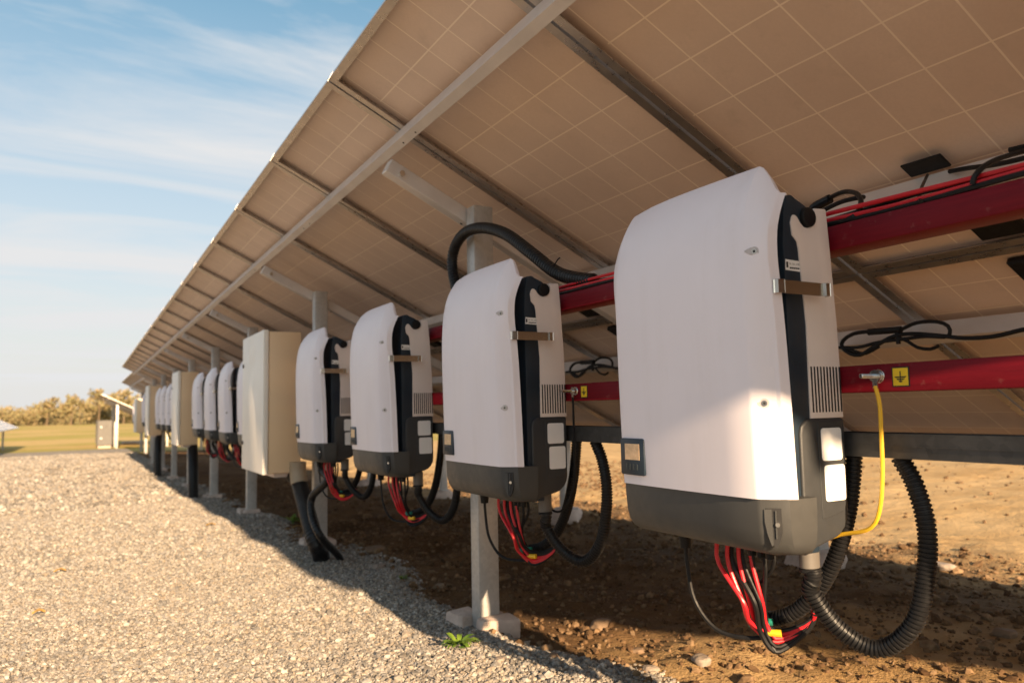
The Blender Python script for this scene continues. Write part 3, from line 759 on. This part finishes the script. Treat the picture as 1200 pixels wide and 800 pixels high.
for i, yc in enumerate(CABY[1:]):
    x = 1.16; y = yc-.62; z = gz1(x, y)
    pipe([Vector((1.19, yc-.2, -.41)), Vector((1.17, yc-.42, -.55)), Vector((1.16, y+.04, -.75)), Vector((x, y, z)), Vector((x, y, z-.12))], .060, 'black pipe running into the gravel below the %s beige cabinet' % ['second', 'third'][i], .06)
    if i == 1:
        pipe([Vector((1.22, yc+.5, -.41)), Vector((1.2, yc+.3, -.6)), Vector((1.18, yc+.1, -.95)), Vector((1.18, yc+.05, gz1(1.18, yc)-.1))], .05, 'second black pipe beside the third beige cabinet')

# ------------------------------------------------------------------ ground
def ground_mat():
    m, nt, b = newmat('ground_soil_gravel_grass')
    tc = N(nt, 'ShaderNodeTexCoord').outputs['Object']
    ga = N(nt, 'ShaderNodeAttribute', attribute_name='gravel').outputs['Fac']
    gr = N(nt, 'ShaderNodeAttribute', attribute_name='grass').outputs['Fac']
    # gravel
    v = N(nt, 'ShaderNodeTexVoronoi'); v.inputs['Scale'].default_value = 52; nt.links.new(tc, v.inputs['Vector'])
    v2 = N(nt, 'ShaderNodeTexVoronoi'); v2.inputs['Scale'].default_value = 17; nt.links.new(tc, v2.inputs['Vector'])
    bw = N(nt, 'ShaderNodeSeparateColor'); nt.links.new(v.outputs['Color'], bw.inputs[0])
    bw2 = N(nt, 'ShaderNodeSeparateColor'); nt.links.new(v2.outputs['Color'], bw2.inputs[0])
    gcol = mixc(nt, bw.outputs[0], (.19, .173, .152), (.36, .322, .272))
    gcol = mixc(nt, mth(nt, 'MULTIPLY', bw2.outputs[1], .35), gcol, (0.2890, 0.2465, 0.2040))
    big = noise(nt, tc, .9, 5, .6)
    gcol = mixc(nt, mrange(nt, big, .45, .75, 0, .45), gcol, (0.2635, 0.2125, 0.1573))
    # soil
    n1 = noise(nt, tc, 1.7, 7, .65); n2 = noise(nt, tc, 22, 5, .7); n3 = noise(nt, tc, 90, 3, .6)
    scol = mixc(nt, mrange(nt, n1, .35, .68), (.085, .048, .022), (.20, .120, .056))
    scol = mixc(nt, mrange(nt, n2, .45, .72, 0, .75), scol, (.085, .048, .024))
    scol = mixc(nt, mrange(nt, n3, .60, .75, 0, .5), scol, (.27, .19, .115))
    sxg = N(nt, 'ShaderNodeSeparateXYZ'); nt.links.new(tc, sxg.inputs[0])
    lit_mask = mrange(nt, mth(nt, 'ADD', sxg.outputs[0], mth(nt, 'MULTIPLY', mth(nt, 'SUBTRACT', n1, .5), 2.2)), 3.6, 4.6)  # paler sandy soil behind the modules, darker beneath: sun and shade in the colour
    lit_sand = mixc(nt, mrange(nt, n1, .35, .68), (0.3696, 0.2376, 0.1056), (0.5456, 0.3784, 0.1936)); lit_sand = mixc(nt, mrange(nt, n2, .58, .76, 0, .8), lit_sand, (.25, .15, .07))
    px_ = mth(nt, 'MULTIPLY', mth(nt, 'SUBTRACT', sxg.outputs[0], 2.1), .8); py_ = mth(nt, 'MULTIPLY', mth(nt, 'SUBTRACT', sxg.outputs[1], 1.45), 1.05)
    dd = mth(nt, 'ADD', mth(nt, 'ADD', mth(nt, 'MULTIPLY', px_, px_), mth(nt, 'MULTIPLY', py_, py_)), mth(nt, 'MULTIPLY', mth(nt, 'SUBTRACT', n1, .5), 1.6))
    lit_mask = mth(nt, 'MAXIMUM', lit_mask, mrange(nt, dd, .45, 1.1, .70, 0))       # pale patch painting the sunlit strip into the soil colour
    scol = mixc(nt, lit_mask, scol, lit_sand)
    # dry grass
    h1 = noise(nt, tc, .10, 5, .6); h2 = noise(nt, tc, 1.3, 5, .7)
    hcol = mixc(nt, mrange(nt, h1, .42, .58), (.50, .35, .15), (.34, .29, .075))
    hcol = mixc(nt, mrange(nt, h2, .4, .7, 0, .5), hcol, (.26, .22, .06))
    w = noise(nt, tc, 7, 4, .6)
    gm = mrange(nt, mth(nt, 'ADD', ga, mth(nt, 'MULTIPLY', mth(nt, 'SUBTRACT', w, .5), .9)), .42, .58)
    col = mixc(nt, gm, scol, gcol)
    w2 = noise(nt, tc, .25, 4, .6)
    hm = mrange(nt, mth(nt, 'ADD', gr, mth(nt, 'MULTIPLY', mth(nt, 'SUBTRACT', w2, .5), .6)), .4, .6)
    col = mixc(nt, hm, col, hcol)
    nt.links.new(col, b.inputs['Base Color']); b.inputs['Roughness'].default_value = .95; b.inputs['Specular IOR Level'].default_value = .15
    hgt = mth(nt, 'ADD', mth(nt, 'MULTIPLY', mth(nt, 'SUBTRACT', .6, v.outputs['Distance']), gm), mth(nt, 'MULTIPLY', mth(nt, 'ADD', n2, mth(nt, 'MULTIPLY', n3, .4)), 1.2))
    bump(nt, hgt, .8, .016, b)
    return m
xs = np.concatenate([np.linspace(-500, -14, 22)[:-1], np.linspace(-14, -2.5, 48)[:-1], np.arange(-2.5, 5, .03), np.linspace(5, 14, 90)[:-1], np.linspace(14, 500, 26)])
ys = np.concatenate([np.linspace(-120, 0, 20)[:-1], np.linspace(0, 1.2, 14)[:-1], np.arange(1.2, 7, .03), np.linspace(7, 15, 110)[:-1], np.linspace(15, 45, 80)[:-1], np.linspace(45, 950, 40)])
GX, GYY = np.meshgrid(xs, ys); GZZ = gz(GX, GYY)
nx, ny = len(xs), len(ys)
idx = np.arange(nx*ny).reshape(ny, nx)
quads = np.stack([idx[:-1, :-1], idx[:-1, 1:], idx[1:, 1:], idx[1:, :-1]], -1).reshape(-1, 4)
def npmesh(name, co, faces, smooth=True):
    me = bpy.data.meshes.new(name); k = faces.shape[1]
    me.vertices.add(len(co)); me.vertices.foreach_set('co', co.astype(np.float32).ravel())
    me.loops.add(faces.size); me.loops.foreach_set('vertex_index', faces.astype(np.int32).ravel())
    me.polygons.add(len(faces)); me.polygons.foreach_set('loop_start', np.arange(0, faces.size, k, dtype=np.int32))
    me.polygons.foreach_set('use_smooth', np.full(len(faces), smooth)); me.update(calc_edges=True); return me
me = npmesh('ground', np.stack([GX, GYY, GZZ], -1).reshape(-1, 3), quads)
fx, fy = GX.ravel(), GYY.ravel()
far = sstep(34, 39, fy + 2*vnoise(fx, fy, .3, 21)+fx*.05)
grv = np.clip(.5-(fx-edge_x(fy))*1.6, 0, 1)*(1-far)
gra = np.maximum(far*(fx < 60), np.clip((fy-22)/14, 0, 1)*(fx > 1.5))
for nm, a in (('gravel', grv), ('grass', gra)):
    at_ = me.attributes.new(nm, 'FLOAT', 'POINT'); at_.data.foreach_set('value', a.astype(np.float32))
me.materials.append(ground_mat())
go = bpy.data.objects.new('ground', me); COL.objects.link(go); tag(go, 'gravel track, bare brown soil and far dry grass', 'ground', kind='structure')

# loose stones and clods
def ico():
    bm = bmesh.new(); bmesh.ops.create_icosphere(bm, subdivisions=1, radius=1)
    bm.verts.ensure_lookup_table()
    v = np.array([x.co[:] for x in bm.verts]); f = np.array([[y.index for y in x.verts] for x in bm.faces]); bm.free(); return v, f
IV, IF = ico()
def scatter(name, px, py, size, flat, m, label, cat, sink=.25, jit=.28):
    n = len(px)
    base = IV[None]*(1+RNG.uniform(-jit, jit, (n, len(IV), 1)))
    sc_ = size[:, None]*np.stack([RNG.uniform(.75, 1.3, n), RNG.uniform(.6, 1.0, n), RNG.uniform(*flat, n)], -1)
    v = base*sc_[:, None, :]
    th = RNG.uniform(0, 6.283, n); tl = RNG.uniform(-.6, .6, n)
    c, s = np.cos(tl)[:, None], np.sin(tl)[:, None]
    v = np.stack([v[..., 0]*c-v[..., 2]*s, v[..., 1], v[..., 0]*s+v[..., 2]*c], -1)
    c, s = np.cos(th)[:, None], np.sin(th)[:, None]
    v = np.stack([v[..., 0]*c-v[..., 1]*s, v[..., 0]*s+v[..., 1]*c, v[..., 2]], -1)
    z = gz(px, py)+size*.5*(1-2*sink)
    v += np.stack([px, py, z], -1)[:, None, :]
    f = (IF[None]+(np.arange(n)*len(IV))[:, None, None]).reshape(-1, 3)
    me = npmesh(name, v.reshape(-1, 3), f, False)
    a = me.attributes.new('tone', 'FLOAT', 'POINT'); a.data.foreach_set('value', np.repeat(RNG.random(n), len(IV)).astype(np.float32))
    me.materials.append(m); o = bpy.data.objects.new(name, me); COL.objects.link(o)
    return tag(o, label, cat, kind='stuff')
def tone_mat(name, cols, bs=60):
    m, nt, b = newmat(name)
    a = N(nt, 'ShaderNodeAttribute', attribute_name='tone').outputs['Fac']
    cr_ = N(nt, 'ShaderNodeValToRGB'); nt.links.new(a, cr_.inputs[0])
    e = cr_.color_ramp.elements
    for i, c in enumerate(cols):
        if i < 2: el = e[i]; el.position = i/(len(cols)-1) if i == 0 else 1/(len(cols)-1)
        else: el = e.new(i/(len(cols)-1))
        el.color = (*c, 1)
    tc = N(nt, 'ShaderNodeTexCoord').outputs['Object']
    f = noise(nt, tc, bs, 4, .6)
    nt.links.new(mixc(nt, .45, cr_.outputs[0], mixc(nt, mrange(nt, f, .3, .7), (.05, .05, .05), (1, 1, 1)), 'OVERLAY'), b.inputs['Base Color'])
    b.inputs['Roughness'].default_value = .9; b.inputs['Specular IOR Level'].default_value = .2
    bump(nt, f, .5, .003, b); return m
def fan(n, y0, y1, x0f, x1f):
    y = y0+(y1-y0)*RNG.random(n); return x0f(y)+(x1f(y)-x0f(y))*RNG.random(n), y
GM = tone_mat('gravel_stone', [(.125, .118, .11), (.24, .212, .18), (.17, .165, .16), (.31, .28, .24), (.27, .222, .17), (.29, .27, .25), (.43, .395, .345)])
lim = lambda y: edge_x(y)+.10*(RNG.random(len(y))-.35)
a1 = fan(92000, 1.5, 5.2, lambda y: -.25*y+.15, lim); a2 = fan(60000, 5.2, 10, lambda y: -.22*y-.3, lim); a3 = fan(36000, 10, 30, lambda y: -.12*y-1.2, lim)
scatter('gravel', np.concatenate([a1[0], a2[0], a3[0]]), np.concatenate([a1[1], a2[1], a3[1]]),
        np.concatenate([RNG.gamma(3.2, .00125, 92000)+.0020, RNG.gamma(3.2, .0019, 60000)+.0026, RNG.gamma(4, .0034, 36000)+.005]), (.45, .85), GM, 'loose crushed stone of the gravel track', 'gravel')
DM = tone_mat('soil_clod', [(0.0750, 0.0420, 0.0210), (0.1425, 0.0863, 0.0450), (0.1050, 0.0622, 0.0315), (0.2100, 0.1350, 0.0750), (0.1725, 0.1162, 0.0675)], 40)
d1 = fan(15000, 1.2, 6.5, lambda y: edge_x(y)-.08, lambda y: y*0+4.3); d2 = fan(5000, 6.5, 12, lambda y: edge_x(y)-.1, lambda y: y*0+9); d3 = fan(900, 2.5, 9, lambda y: y*0+4, lambda y: y*0+11)
scatter('soil_clods', np.concatenate([d1[0], d2[0], d3[0]]), np.concatenate([d1[1], d2[1], d3[1]]),
        np.concatenate([RNG.gamma(1.2, .0046, 15000)+.0018, RNG.gamma(1.2, .008, 5000)+.003, RNG.gamma(1.2, .006, 900)+.003]).clip(0, .040), (.5, .9), DM, 'loose clods of brown soil under the panels', 'soil clods')

ROCKS = [(703, 735, .060, .8, 'rock', 'smooth brown rock half in sun in front of the nearest inverter'), (822, 776, .050, .7, 'greyrock', 'pale rock in the sunlit soil at the lower right of centre'),
         (762, 786, .036, .8, 'greyrock', 'small pale stone left of the pale rock in the sunlit soil'), (648, 770, .030, .7, 'rock', 'small brown stone by the gravel edge right of the footing'),
         (516, 688, .035, .9, 'rock', 'reddish stone left of the nearest post'), (444, 666, .050, .8, 'greyrock', 'pale grey stone between the black pipes and the nearest post'),
         (682, 655, .050, .8, 'rock', 'brown stone in shade behind the nearest post'), (748, 764, .030, .8, 'rock', 'little brown stone just below the smooth brown rock'),
         (440, 645, .09, .5, 'rock', 'broad brown stone in the shade behind the black pipes'), (1100, 665, .09, .5, 'greyrock', 'pale flat stone in shade right of the big conduit loop'),
         (585, 775, .028, .8, 'greyrock', 'small pale stone below the nearest footing'), (1180, 745, .05, .8, 'rock', 'brown stone at the right edge under the rails')]
for i, (px, py, r, fl, m, la) in enumerate(ROCKS):
    r *= .72
    p = ground_at(px, py); b = MB(); b.lump(p+Vector((0, 0, r*fl*.25)), r*1.15, r*.85, r*fl*.75, 3, .13, 200+i, i*1.3)
    tag(b.build('rock', M[m], None, p, smooth=50), la, 'rock', 'rocks on the soil')

# weeds and leaves
def leaf_mat(name, c1, c2):
    m, nt, b = newmat(name)
    tc = N(nt, 'ShaderNodeTexCoord').outputs['Object']
    nt.links.new(mixc(nt, mrange(nt, noise(nt, tc, 30, 3), .35, .65), c1, c2), b.inputs['Base Color'])
    b.inputs['Roughness'].default_value = .55
    b.inputs['Subsurface Weight'].default_value = 0.0
    return m
M['weed'] = leaf_mat('weed_leaf', (.06, .13, .015), (.15, .23, .025))
M['dryleaf'] = leaf_mat('dry_leaf', (.42, .27, .08), (.30, .17, .06))
def weed(p, n, L, label, seed):
    rnd = random.Random(seed); b = MB()
    for k in range(n):
        a = rnd.uniform(0, 6.283); l = L*rnd.uniform(.5, 1.1); w = l*rnd.uniform(.10, .17); lift = rnd.uniform(.25, 1.0)
        d = Vector((math.cos(a), math.sin(a), 0)); s = Vector((-d.y, d.x, 0)); P = []
        base = p + d*rnd.uniform(0, .03)*L/.1
        for t in (0, .25, .5, .75, 1):
            c = base+d*l*t*(1-.3*lift*t)+Vector((0, 0, l*(lift*t-.55*t*t)+.008)); ww = w*math.sin(math.pi*min(.98, t*.8+.12))*(1-.3*t)
            P.append((b.bm.verts.new(c-s*ww+Vector((0, 0, ww*.3))), b.bm.verts.new(c), b.bm.verts.new(c+s*ww+Vector((0, 0, ww*.3)))))
        for A, B in zip(P, P[1:]): b._f([A[0], A[1], B[1], B[0]]); b._f([A[1], A[2], B[2], B[1]])
    tag(b.build('weed', M['weed'], None, p, smooth=60), label, 'weed', 'small green weeds')
weed(ground_at(538, 757), 34, .085, 'green leafy weed growing at the nearest concrete footing', 1)
weed(ground_at(342, 612), 24, .13, 'small green weed beside the footing of the nearest beige cabinet', 2)
weed(ground_at(470, 680), 9, .05, 'tiny dark weed in the shaded gravel left of the nearest post', 3)
for px, py, s, la in ((247, 617, .05, 'yellow leaf lying on the gravel at the shadow edge'), (348, 620, .06, 'pale yellow leaf beside the small weed'), (70, 672, .045, 'dry curled leaf on the sunlit gravel at left'), (45, 722, .035, 'small brown leaf on the gravel at lower left')):
    s *= .7; p = ground_at(px, py)+Vector((0, 0, .012)); b = MB(); P = []
    for t in range(7):
        u = t/6; w = s*.42*math.sin(math.pi*min(.99, u+.01)); c = p+Vector((s*(u-.5)*2, 0, .012*math.sin(3*u)))
        P.append((b.bm.verts.new(c+Vector((0, -w, .010))), b.bm.verts.new(c), b.bm.verts.new(c+Vector((.002, w, .008)))))
    for A, B in zip(P, P[1:]): b._f([A[0], A[1], B[1], B[0]]); b._f([A[1], A[2], B[2], B[1]])
    tag(b.build('fallen_leaf', M['dryleaf'], None, p, smooth=60), la, 'leaf', 'fallen leaves')

# ------------------------------------------------------------------ farther rows
def far_mesh():
    b = MB(); L = LU
    b.mi = 0
    for y0, y1 in ((-W2, -W2+.03), (W2-.03, W2)): b.box(0, L, y0, y1, -.030, .008)
    for x0, x1 in ((.0005, .03), (L-.03, L-.0005)): b.box(x0, x1, -W2+.031, W2-.031, -.030, .0075)
    b.mi = 1; b.box(.031, L-.031, -W2+.032, W2-.032, -.003, .001)
    b.mi = 2; b.box(.031, L-.031, -W2+.032, W2-.032, .0015, .0065)
    o = b.build('solar_module', [M['alu'], M['back_up'], M['glass']], None, smooth=0); me = o.data; bpy.data.objects.remove(o); return me
FM = far_mesh()
def far_row(y0, n, dx, dz, rack_label, lab):
    for k in range(n):
        for r_, s in enumerate((S_UP, S_LO)):
            o = bpy.data.objects.new('solar_module', FM); COL.objects.link(o)
            o.location = T(s, 0, y0+(k+.5)*PITCH, dx, dz); o.rotation_euler = (0, TAU, 0)
            tag(o, '%s, %s row' % (lab, ('upper', 'lower')[r_]), 'solar panel', lab+('s, upper row', 's, lower row')[r_])
    return rack(rack_label, y0+.02, y0+n*PITCH-.02, [y0+.5+2.43*i for i in range(int(n*PITCH/2.43)+1) if .5+2.43*i < n*PITCH], dx, dz, detail=False)
far_row(22.7, 9, .35, -.02, 'steel rack of the row just beyond the near row', 'distant solar module just past the end of the near row')
far_row(37.0, 9, -.22, -.34, 'pale steel rack of the farthest row by the trees', 'distant solar module of the sunlit row end left of the cabinets')
far_row(24.5, 20, -6.75, -.25, 'steel rack of the row beyond the gravel track at left', 'solar module of the row across the gravel track at far left')
# equipment on the second row
for y, la in ((23.75, 'tiny beige cabinet at the start of the second row'),):
    o = copy_tree(cab0); o.location = OCb+Vector((.15, y, -.1)); o['label'] = la
for y, la in ((24.9, 'tiny white inverter beyond the cabinet of the second row'),):
    o = copy_tree(inv0); o.location = OI+Vector((.15, y, -.05)); o['label'] = la
M['boxshade'] = mat('box_grey_with_shade', (.10, .095, .09), .55, 0, .06, 3)  # box colour darkened, shade at the row end painted into it
for y, la in ((39.2, 'grey equipment box at the front of the farthest row'), (41.0, 'second grey equipment box on the farthest row'), (42.8, 'third grey equipment box on the farthest row')):
    g0 = Vector((.72, y, gz1(.72, y)))
    root = empty('equipment_box', g0, la, 'equipment box', 'grey boxes on the farthest row')
    MB().box(g0.x-.30, g0.x+.30, y-.55, y+.55, g0.z+.12, g0.z+1.25).build('body', M['boxshade'], root, g0, bevel=.02)
    MB().box(g0.x-.32, g0.x-.302, y-.5, y+.5, g0.z+.18, g0.z+1.2).build('door', M['boxshade'], root, g0, bevel=.005)
    b = MB(); b.box(g0.x-.26, g0.x+.26, y-.5, y+.5, g0.z-.1, g0.z+.119); b.build('plinth', M['concrete'], root, g0, smooth=0)
    b = MB()
    for zz_ in (.45, .95): b.cyl((g0.x-.15, y-.551, g0.z+zz_), (g0.x-.15, y-.60, g0.z+zz_), .035, seg=10)
    b.build('cable_gland', M['white'], root, g0)
p = ground_at(155, 520); b = MB(); b.cyl(p+Vector((-.45, 0, .08)), p+Vector((.50, .25, .08)), .075, seg=16)
tag(b.build('white_pipe', M['white'], None, p), 'white pipe lying on the ground near the farthest row', 'pipe')
# marker post with two little boards
p = ground_at(41, 498); d = p.y
root = empty('marker_post', p, 'thin post with two small pale boards in front of the trees', 'marker post')
k = d/FPX/.9
MB().cyl(p-Vector((0, 0, .2)), p+Vector((0, 0, 14*k)), .35*k, seg=8).build('post', M['bark'], root, p)
MB().box(p.x-1.0*k, p.x+3.4*k, p.y-.6*k, p.y-.38*k, p.z+11.5*k, p.z+14.5*k).build('board', M['beigedoor'], root, p)
MB().box(p.x+4.5*k, p.x+9*k, p.y-.6*k, p.y-.38*k, p.z+8.5*k, p.z+11*k).build('board', M['white'], root, p)
MB().box(p.x, p.x+6*k, p.y-.36*k, p.y+.1*k, p.z+10.2*k, p.z+10.7*k).build('crossbar', M['bark'], root, p)

# ------------------------------------------------------------------ trees on the horizon
def foliage_mat(name, cols):
    m, nt, b = newmat(name)
    a = N(nt, 'ShaderNodeAttribute', attribute_name='tone').outputs['Fac']
    cr_ = N(nt, 'ShaderNodeValToRGB'); nt.links.new(a, cr_.inputs[0]); e = cr_.color_ramp.elements
    for i, c in enumerate(cols):
        el = e[i] if i < 2 else e.new(i/(len(cols)-1))
        el.position = i/(len(cols)-1); el.color = (*c, 1)
    nt.links.new(cr_.outputs[0], b.inputs['Base Color']); b.inputs['Roughness'].default_value = .8; return m
M['autumn'] = foliage_mat('autumn_foliage', [(.23, .17, .085), (.25, .19, .095), (.22, .20, .09), (.26, .205, .11), (.19, .185, .085)])
def leaf_quads(cx, cy_, cz, rx, ry, rz, n, size):
    u = RNG.normal(size=(n, 3)); u /= np.linalg.norm(u, axis=1)[:, None]; r = RNG.random(n)**.45
    lob = 1+.25*np.sin(3*u[:, :1]*2+cx)+.2*np.sin(5*u[:, 2:3]+cy_)
    c = np.array([cx, cy_, cz])+u*(r[:, None])*lob*np.array([rx, ry, rz])
    a = RNG.normal(size=(n, 3)); a /= np.linalg.norm(a, axis=1)[:, None]
    b_ = np.cross(a, RNG.normal(size=(n, 3))); b_ /= np.linalg.norm(b_, axis=1)[:, None]
    s = (size*RNG.uniform(.5, 1.4, n))[:, None]
    return np.stack([c-a*s, c-b_*s*.7, c+a*s, c+b_*s*.7], 1)
def crown_obj(name, Q, parent=None):
    n = len(Q); me = npmesh(name, Q.reshape(-1, 3), np.arange(n*4).reshape(n, 4), False)
    at_ = me.attributes.new('tone', 'FLOAT', 'POINT'); at_.data.foreach_set('value', np.repeat(RNG.random(n), 4).astype(np.float32))
    me.materials.append(M['autumn']); o = bpy.data.objects.new(name, me); COL.objects.link(o)
    if parent: o.parent = parent
    return o
Q = []; tb = MB()
for i in range(330):
    y = RNG.uniform(212, 262); x = RNG.uniform(-60, 60) if i < 280 else RNG.uniform(60, 190); h = RNG.uniform(4.6, 7.0)*(1+.25*math.sin(x*.11)); z = gz1(x, y)
    Q.append(leaf_quads(x, y, z+h*.5, h*.44, h*.44, h*.52, 240, h*.05))
    tb.cyl((x, y, z-.3), (x, y, z+h*.7), .14, .06, 6)
tl = crown_obj('treeline', np.concatenate(Q)); tag(tl, 'far-off line of yellowish autumn wood along the horizon', 'treeline', kind='stuff')
tag(tb.build('treeline_trunks', M['bark'], None, (0, 230, -2)), 'thin trunks of the far-off wood', 'tree trunks', kind='stuff')
for i, (px, d, h, la) in enumerate(((86, 200, 6.6, 'taller yellow tree left of the distant row end'), (118, 205, 8.0, 'tall tree right above the distant sunlit row end'), (147, 198, 7.7, 'tall golden tree between the row end and the near panels'), (58, 208, 6.4, 'rounded orange tree near the marker post'))):
    q = (px-600)/FPX*RT+FW; x = q.x/q.y*d; y = d; z = gz1(x, y); p = Vector((x, y, z))
    root = empty('tree', p, la, 'tree', 'trees standing out of the far wood')
    b = MB(); b.tube([p-Vector((0, 0, .3)), p+Vector((.1, 0, h*.4)), p+Vector((0, .1, h*.85))], .22, 8, step=.6, taper=.3)
    for k in range(5):
        a = k*1.9; b.tube([p+Vector((0, 0, h*(.35+.09*k))), p+Vector((math.cos(a)*h*.12, math.sin(a)*h*.12, h*(.47+.08*k))), p+Vector((math.cos(a)*h*.22, math.sin(a)*h*.22, h*(.55+.08*k)))], .08, 6, step=.5, taper=.3)
    b.build('trunk', M['bark'], root, p)
    QQ = np.concatenate([leaf_quads(0+RNG.normal()*h*.12, RNG.normal()*h*.12, h*(.45+.09*k), h*.2, h*.2, h*.17, 150, h*.042) for k in range(6)])
    crown_obj('crown', QQ, root)

# ------------------------------------------------------------------ light
SUN = Vector((.16, 2.90, -1.0)).normalized()       # direction the sunlight travels
sun = bpy.data.lights.new('sun', 'SUN'); so = bpy.data.objects.new('sun', sun); COL.objects.link(so)
so.rotation_euler = SUN.to_track_quat('-Z', 'Y').to_euler(); so.location = (0, 0, 20)
sun.energy = 5.0; sun.angle = R(.6); sun.color = (1.0, .71, .43)
W = bpy.data.worlds.new('World'); SC.world = W; W.use_nodes = True
nt = W.node_tree; bg = nt.nodes['Background']
sky = N(nt, 'ShaderNodeTexSky'); sky.sky_type = 'NISHITA'; sky.sun_disc = False
el = math.asin(-SUN.z); sky.sun_elevation = el; sky.sun_rotation = math.atan2(-SUN.x, -SUN.y)
sky.altitude = 100; sky.air_density = 1.0; sky.dust_density = 1.2; sky.ozone_density = 1.6
tc = N(nt, 'ShaderNodeTexCoord').outputs['Generated']
sx = N(nt, 'ShaderNodeSeparateXYZ'); nt.links.new(tc, sx.inputs[0])
zz = mth(nt, 'MAXIMUM', sx.outputs[2], .03)
cx = N(nt, 'ShaderNodeCombineXYZ')
nt.links.new(mth(nt, 'DIVIDE', sx.outputs[0], mth(nt, 'ADD', zz, .12)), cx.inputs[0]); nt.links.new(mth(nt, 'DIVIDE', sx.outputs[1], mth(nt, 'ADD', zz, .12)), cx.inputs[1])
mp = N(nt, 'ShaderNodeMapping'); mp.inputs['Scale'].default_value = (.42, 1.25, 1); mp.inputs['Rotation'].default_value = (0, 0, -.35); mp.inputs['Location'].default_value = (2.6, .55, 0); nt.links.new(cx.outputs[0], mp.inputs[0])
wn = N(nt, 'ShaderNodeTexNoise'); wn.inputs['Scale'].default_value = 1.25; wn.inputs['Detail'].default_value = 8; wn.inputs['Roughness'].default_value = .60; wn.inputs['Distortion'].default_value = .55
nt.links.new(mp.outputs[0], wn.inputs['Vector'])
cl = mrange(nt, wn.outputs['Fac'], .42, .62, .02, .97)
hz = mrange(nt, sx.outputs[2], .0, .60, .95, .0)
white = (5.5, 5.5, 5.55)
c = mixc(nt, mrange(nt, sx.outputs[2], .05, .50), sky.outputs[0], mixc(nt, 1.0, sky.outputs[0], (.42, 1.10, 1.10), 'MULTIPLY'))
c = mixc(nt, hz, c, (5.35, 5.22, 5.08))
c = mixc(nt, cl, c, white)
nt.links.new(c, bg.inputs['Color']); bg.inputs['Strength'].default_value = .053

# ------------------------------------------------------------------ lift everything, render settings
for o in list(SC.objects):
    if o.parent is None: o.location.z += HC
SC.render.engine = 'CYCLES'
SC.cycles.use_denoising = True
SC.cycles.max_bounces = 8; SC.cycles.diffuse_bounces = 5; SC.cycles.glossy_bounces = 4
SC.cycles.sample_clamp_indirect = 8
SC.view_settings.view_transform = 'Standard'; SC.view_settings.look = 'None'; SC.view_settings.gamma = 1
SC.view_settings.exposure = 1.47
SC.render.film_transparent = False
